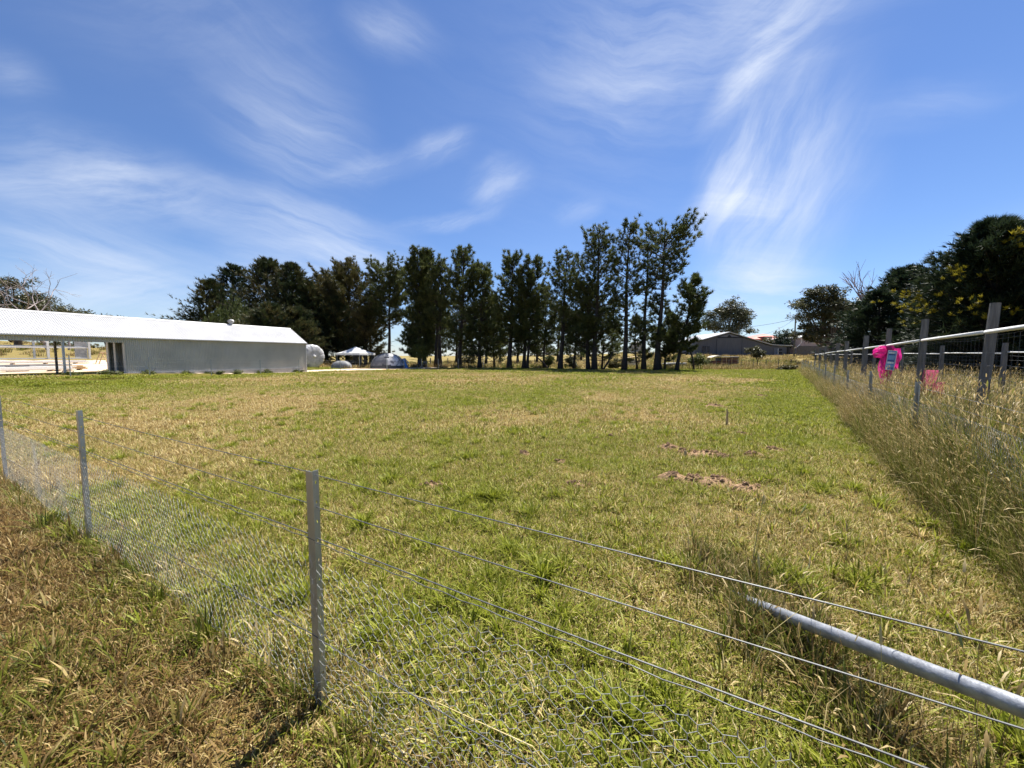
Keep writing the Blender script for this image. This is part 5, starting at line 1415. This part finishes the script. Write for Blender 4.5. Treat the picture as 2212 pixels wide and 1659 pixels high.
willow(463, 790, 51, 463, 672, 1.6, 'small weeping willow at the left of the conifer clump', 222)

# gums and broadleaf trees: limbs carrying separate leaf clumps
def gum(name, x, yb, Y, xt, yt, clumps, label, seed, mat=M_gum, bark=M_gbark, leaves=95, Ln=.34, Wd=.085, tr=.3, group=None, cl=1.0, fork=.3):
    """clumps: (image x, image y, radius) in the picture plane, given depth by jitter"""
    base, H, lean = place(x, yb, Y, xt, yt); rs = np.random.default_rng(seed)
    t = thing(name, tuple(base), label, 'tree', group)
    fk = np.array([lean * fork, 0, H * fork])
    MB().tube([(0, 0, -.2), fk * .5, fk], [tr * 1.2, tr, tr * .8], 9).build('trunk', bark, t, local=True, smooth=True)
    br = MB(); parts = []
    for (cx, cy, r) in clumps:
        p = AT(cx, cy, Y); c = np.array([p.x - base.x, rs.uniform(-1, 1) * r * 1.2, p.z - base.z])
        mid = fk * .5 + c * .5 + np.array([0, 0, -.08 * H]) + rs.normal(0, .2, 3)
        br.tube([fk, mid, c], [tr * .42, tr * .25, .03], 5, False)
        for s in range(max(2, int(5 * cl))):
            sc = c + rs.normal(0, .55, 3) * r * np.array([1, 1, .7]); br.tube([mid * .3 + c * .7, sc], [.04, .012], 3, False)
            n = leaves; P = unit(rs.normal(size=(n, 3))) * (rs.random(n) ** .45)[:, None] * r * .62 * np.array([1.1, 1.1, .62])
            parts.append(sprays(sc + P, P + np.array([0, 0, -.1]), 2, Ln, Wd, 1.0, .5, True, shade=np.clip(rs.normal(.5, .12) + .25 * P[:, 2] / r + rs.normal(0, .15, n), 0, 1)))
    br.build('branches', bark, t, local=True, recalc=False)
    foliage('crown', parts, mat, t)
    return t
def blob(x0, x1, y0, y1, n, r, seed, shape=1.0):
    rs = np.random.default_rng(seed); out = []
    while len(out) < n:
        u, v = rs.uniform(-1, 1, 2)
        if u * u + v * v < 1: out.append(((x0 + x1) / 2 + u * (x1 - x0) / 2, (y0 + y1) / 2 + v * (y1 - y0) / 2, r * rs.uniform(.75, 1.25)))
    return out
gum('gum_tree', 1570, 770, 100, 1568, 650, blob(1525, 1616, 654, 722, 34, 1.5, 1) + [(1610, 695, 1.2), (1625, 716, 1.2)], 'grey green gum tree rising behind the barn roof', 301, leaves=42, Ln=.6, Wd=.16, tr=.4)
gum('gum_tree', 1800, 742, 60, 1795, 622, blob(1728, 1860, 640, 700, 26, 1.25, 2) + blob(1755, 1820, 622, 660, 8, 1.0, 3) + blob(1830, 1876, 640, 690, 8, .9, 4) + [(1735, 700, 1.0), (1745, 720, .8)] + blob(1735, 1790, 700, 728, 7, .9, 91) + blob(1812, 1872, 695, 730, 7, .9, 92), 'spreading olive gum tree with a thick forked trunk', 302, leaves=60, Ln=.40, Wd=.11, tr=.42, fork=.26)
gum('gum_tree', 40, 760, 62, 35, 590, blob(-60, 95, 598, 690, 24, 1.5, 6) + blob(60, 125, 640, 690, 7, 1.2, 7), 'dark gum tree with layered foliage behind the shed', 303, leaves=60, Ln=.42, Wd=.11, tr=.4)
gum('gum_tree', 165, 765, 75, 165, 662, blob(125, 205, 664, 705, 9, 1.4, 8), 'low gum tree just showing above the shed roof', 304, leaves=40, Ln=.5, Wd=.13, tr=.3)
for i, (x, yt, w) in enumerate(((228, 683, 22), (268, 687, 18), (300, 690, 16), (340, 693, 16), (368, 694, 12))):
    gum('gum_tree', x, 765, 130, x, yt, blob(x - w, x + w, yt, yt + 26, 7, 2.0, 20 + i), 'distant gum tree on the skyline above the shed roof', 310 + i, leaves=22, Ln=1.0, Wd=.3, tr=.3, group='distant gums above the shed roof', cl=.6)
gum('dark_shrub_tree', 1706, 766, 90, 1706, 712, blob(1684, 1734, 716, 752, 20, 1.0, 12), 'dense dark evergreen bush beside the power pole', 306, M_cypd, M_bark, 50, .5, .14, .25)
gum('dark_shrub_tree', 1664, 766, 100, 1664, 732, blob(1656, 1674, 735, 746, 5, .7, 13), 'low shrub in front of the red roofed house', 307, M_gum, M_bark, 30, .5, .15, .2)
# brown scrub on the hillside seen through the shed bay
for i, (x, w) in enumerate(((106, 14), (138, 16), (172, 18))):
    gum('hillside_bush', x, 760, 68, x, 742, blob(x - w, x + w, 744, 756, 7, .8, 80 + i), ('dark scrubby bush on the dry hill behind the portal frame', 'brown scrubby bush in the middle of the hillside thicket', 'brown scrubby bush nearest the trestle side of the thicket')[i], 330 + i, M_pineb, M_bark, 30, .4, .14, .12, 'scrub on the hillside behind the shed', .6)
# sapling and shrubs
def sapling(name, x, yb, Y, xt, yt, clumps, label, seed, mat=M_shrub, Ln=.22, Wd=.09, leaves=40, tr=.05):
    return gum(name, x, yb, Y, xt, yt, clumps, label, seed, mat, M_bark, leaves, Ln, Wd, tr, None, .8, .3)
sapling('sapling', 910, 794, 48.5, 905, 742, blob(890, 925, 748, 778, 9, .42, 31), 'leafy sapling beside the camp chairs', 401)
sapling('sapling', 1012, 794, 52, 1012, 762, blob(1000, 1024, 766, 784, 6, .45, 32), 'yellowish young wattle between two pine trunks', 402, M_pineb)
sapling('sapling', 1636, 790, 50, 1636, 744, blob(1618, 1652, 748, 770, 8, .5, 33), 'grey green sapling standing in the rough grass before the barn', 403, M_gum)
sapling('shrub', 1505, 795, 46, 1505, 752, blob(1488, 1518, 756, 788, 9, .45, 34), 'yellow green shrub at the end of the pine row', 404)
sapling('shrub', 1185, 797, 48, 1185, 768, blob(1176, 1196, 772, 790, 6, .4, 35), 'yellow green shrub among the pine trunks', 405)
sapling('shrub', 1240, 798, 47, 1240, 765, blob(1228, 1252, 770, 792, 7, .42, 36), 'dark leafy shrub between swept trunk and small bent pine', 406, M_cyp)
sapling('shrub', 1330, 800, 46, 1330, 768, blob(1316, 1342, 772, 794, 7, .4, 37), 'brownish shrub by the pallet of blocks', 407, M_pineb)
sapling('shrub', 1695, 800, 42, 1695, 790, blob(1680, 1712, 791, 799, 7, .35, 38), 'low dark brown bush at the field corner', 408, M_pineb)
for i, x in enumerate((500, 455, 640, 560, 230, 150, 320, 400)):
    p = L((37.4 - 37.4 * 829 / (1490 - x)) / .908, .55); c = on(p.xy); yv = 829.5
    u = (p.x / p.y) * FPX + 1106
    d_ = p.y; yb_ = 768.5 + (EYE - c.z) * FPX / d_
    sapling('weed_tuft', u, yb_, d_, u, yb_ - 12, blob(u - 16 - 6 * (i % 3), u + 16, yb_ - 4 - 2 * (i % 2), yb_ - .5, 6, .16, 50 + i), 'weedy green growth along the foot of the shed wall', 430 + i, M_shrub, .20, .035, 26, .012)['group'] = 'weeds along the shed wall'

# cypress screen at the right
cypress('cypress_tree', 1960, 775, 38, 1962, 572, 3.9, 'rounded dark green cypress left of the golden one', 231, M_cypd, 2600, 'egg', 10, .5, .075, .25, tr=.3)
cypress('cypress_tree', 1900, 778, 36, 1900, 628, 2.7, 'low dark cypress at the left of the evergreen screen', 232, M_cypd, 1300, 'egg', 10, .45, .075, .3, tr=.2)
gold_fn = lambda a, u, q: (np.sin(a * 2.0 + u * 9 + .6) * np.sin(u * 17 + a) > .25) & (q > .90) & (u > .30)
cypress('cypress_tree', 2165, 785, 24, 2150, 468, 3.3, 'tall gold tipped cypress towering over the yard fence', 233, M_cypd, 3600, 'egg', 11, .5, .06, .15, gold=gold_fn, tr=.35, lumps=9)
cypress('cypress_tree', 2105, 783, 27, 2100, 560, 2.7, 'dark cypress with a golden shoulder behind the yard posts', 234, M_cypd, 2000, 'egg', 11, .45, .06, .2, gold=lambda a, u, q: (np.sin(a * 2 + u * 8) > .62) & (q > .95) & (u > .45), tr=.28)
cypress('cypress_tree', 2330, 790, 23, 2330, 470, 3.6, 'dark cypress at the near end of the evergreen screen', 235, M_cypd, 2200, 'egg', 10, .5, .07, .15, tr=.35)
cypress('cypress_tree', 2060, 778, 30, 2058, 640, 2.6, 'dark low cypress filling the evergreen screen', 236, M_cypd, 1500, 'egg', 10, .45, .07, .2, tr=.25)
cypress('cypress_tree', 2500, 800, 21, 2500, 480, 3.4, 'dark cypress beyond the yard gate end', 237, M_cypd, 1600, 'egg', 10, .5, .08, .15, tr=.3)

# leafless trees
limb_tree('bare_tree', 1885, 760, 52, 1905, 560, 'leafless thin branched tree behind the rounded cypress', 241, 4, .30, pm('bare_twigs', (.30, .22, .24), (.22, .16, .17), 4, .85), .20, None, .32, (3, 4), .78, .22)
limb_tree('dead_tree', 106, 765, 56, 112, 560, 'pale dead tree with crooked branches above the shed roof', 242, 5, .62, M_dead, .26, None, .30, (2, 3), .82, .6)
limb_tree('dead_tree', 150, 765, 58, 165, 615, 'small dead tree low over the shed roof', 243, 4, .6, M_dead, .16, None, .30, (2, 3), .8, .6)
# leaning dead poles under the pines
for i, (x0, y0, x1, y1, Y, lab) in enumerate(((1184, 797, 1160, 772, 46.5, 'bent bare sapling trunk leaning left among the pines'), (1302, 801, 1324, 760, 42.5, 'thin bare trunk leaning right before the slender pine'), (1499, 799, 1489, 752, 41, 'thin leaning stake trunk at the end of the pine row'))):
    a = AT(x0, y0, Y); a = on(a.xy, -.1); b = AT(x1, y1, Y)
    tagit(MB().tube([a, a.lerp(b, .5) + Vector((.12, 0, .1)), b], [.12, .10, .07], 7).build('leaning_trunk', M_bark, None), lab, 'trunk')
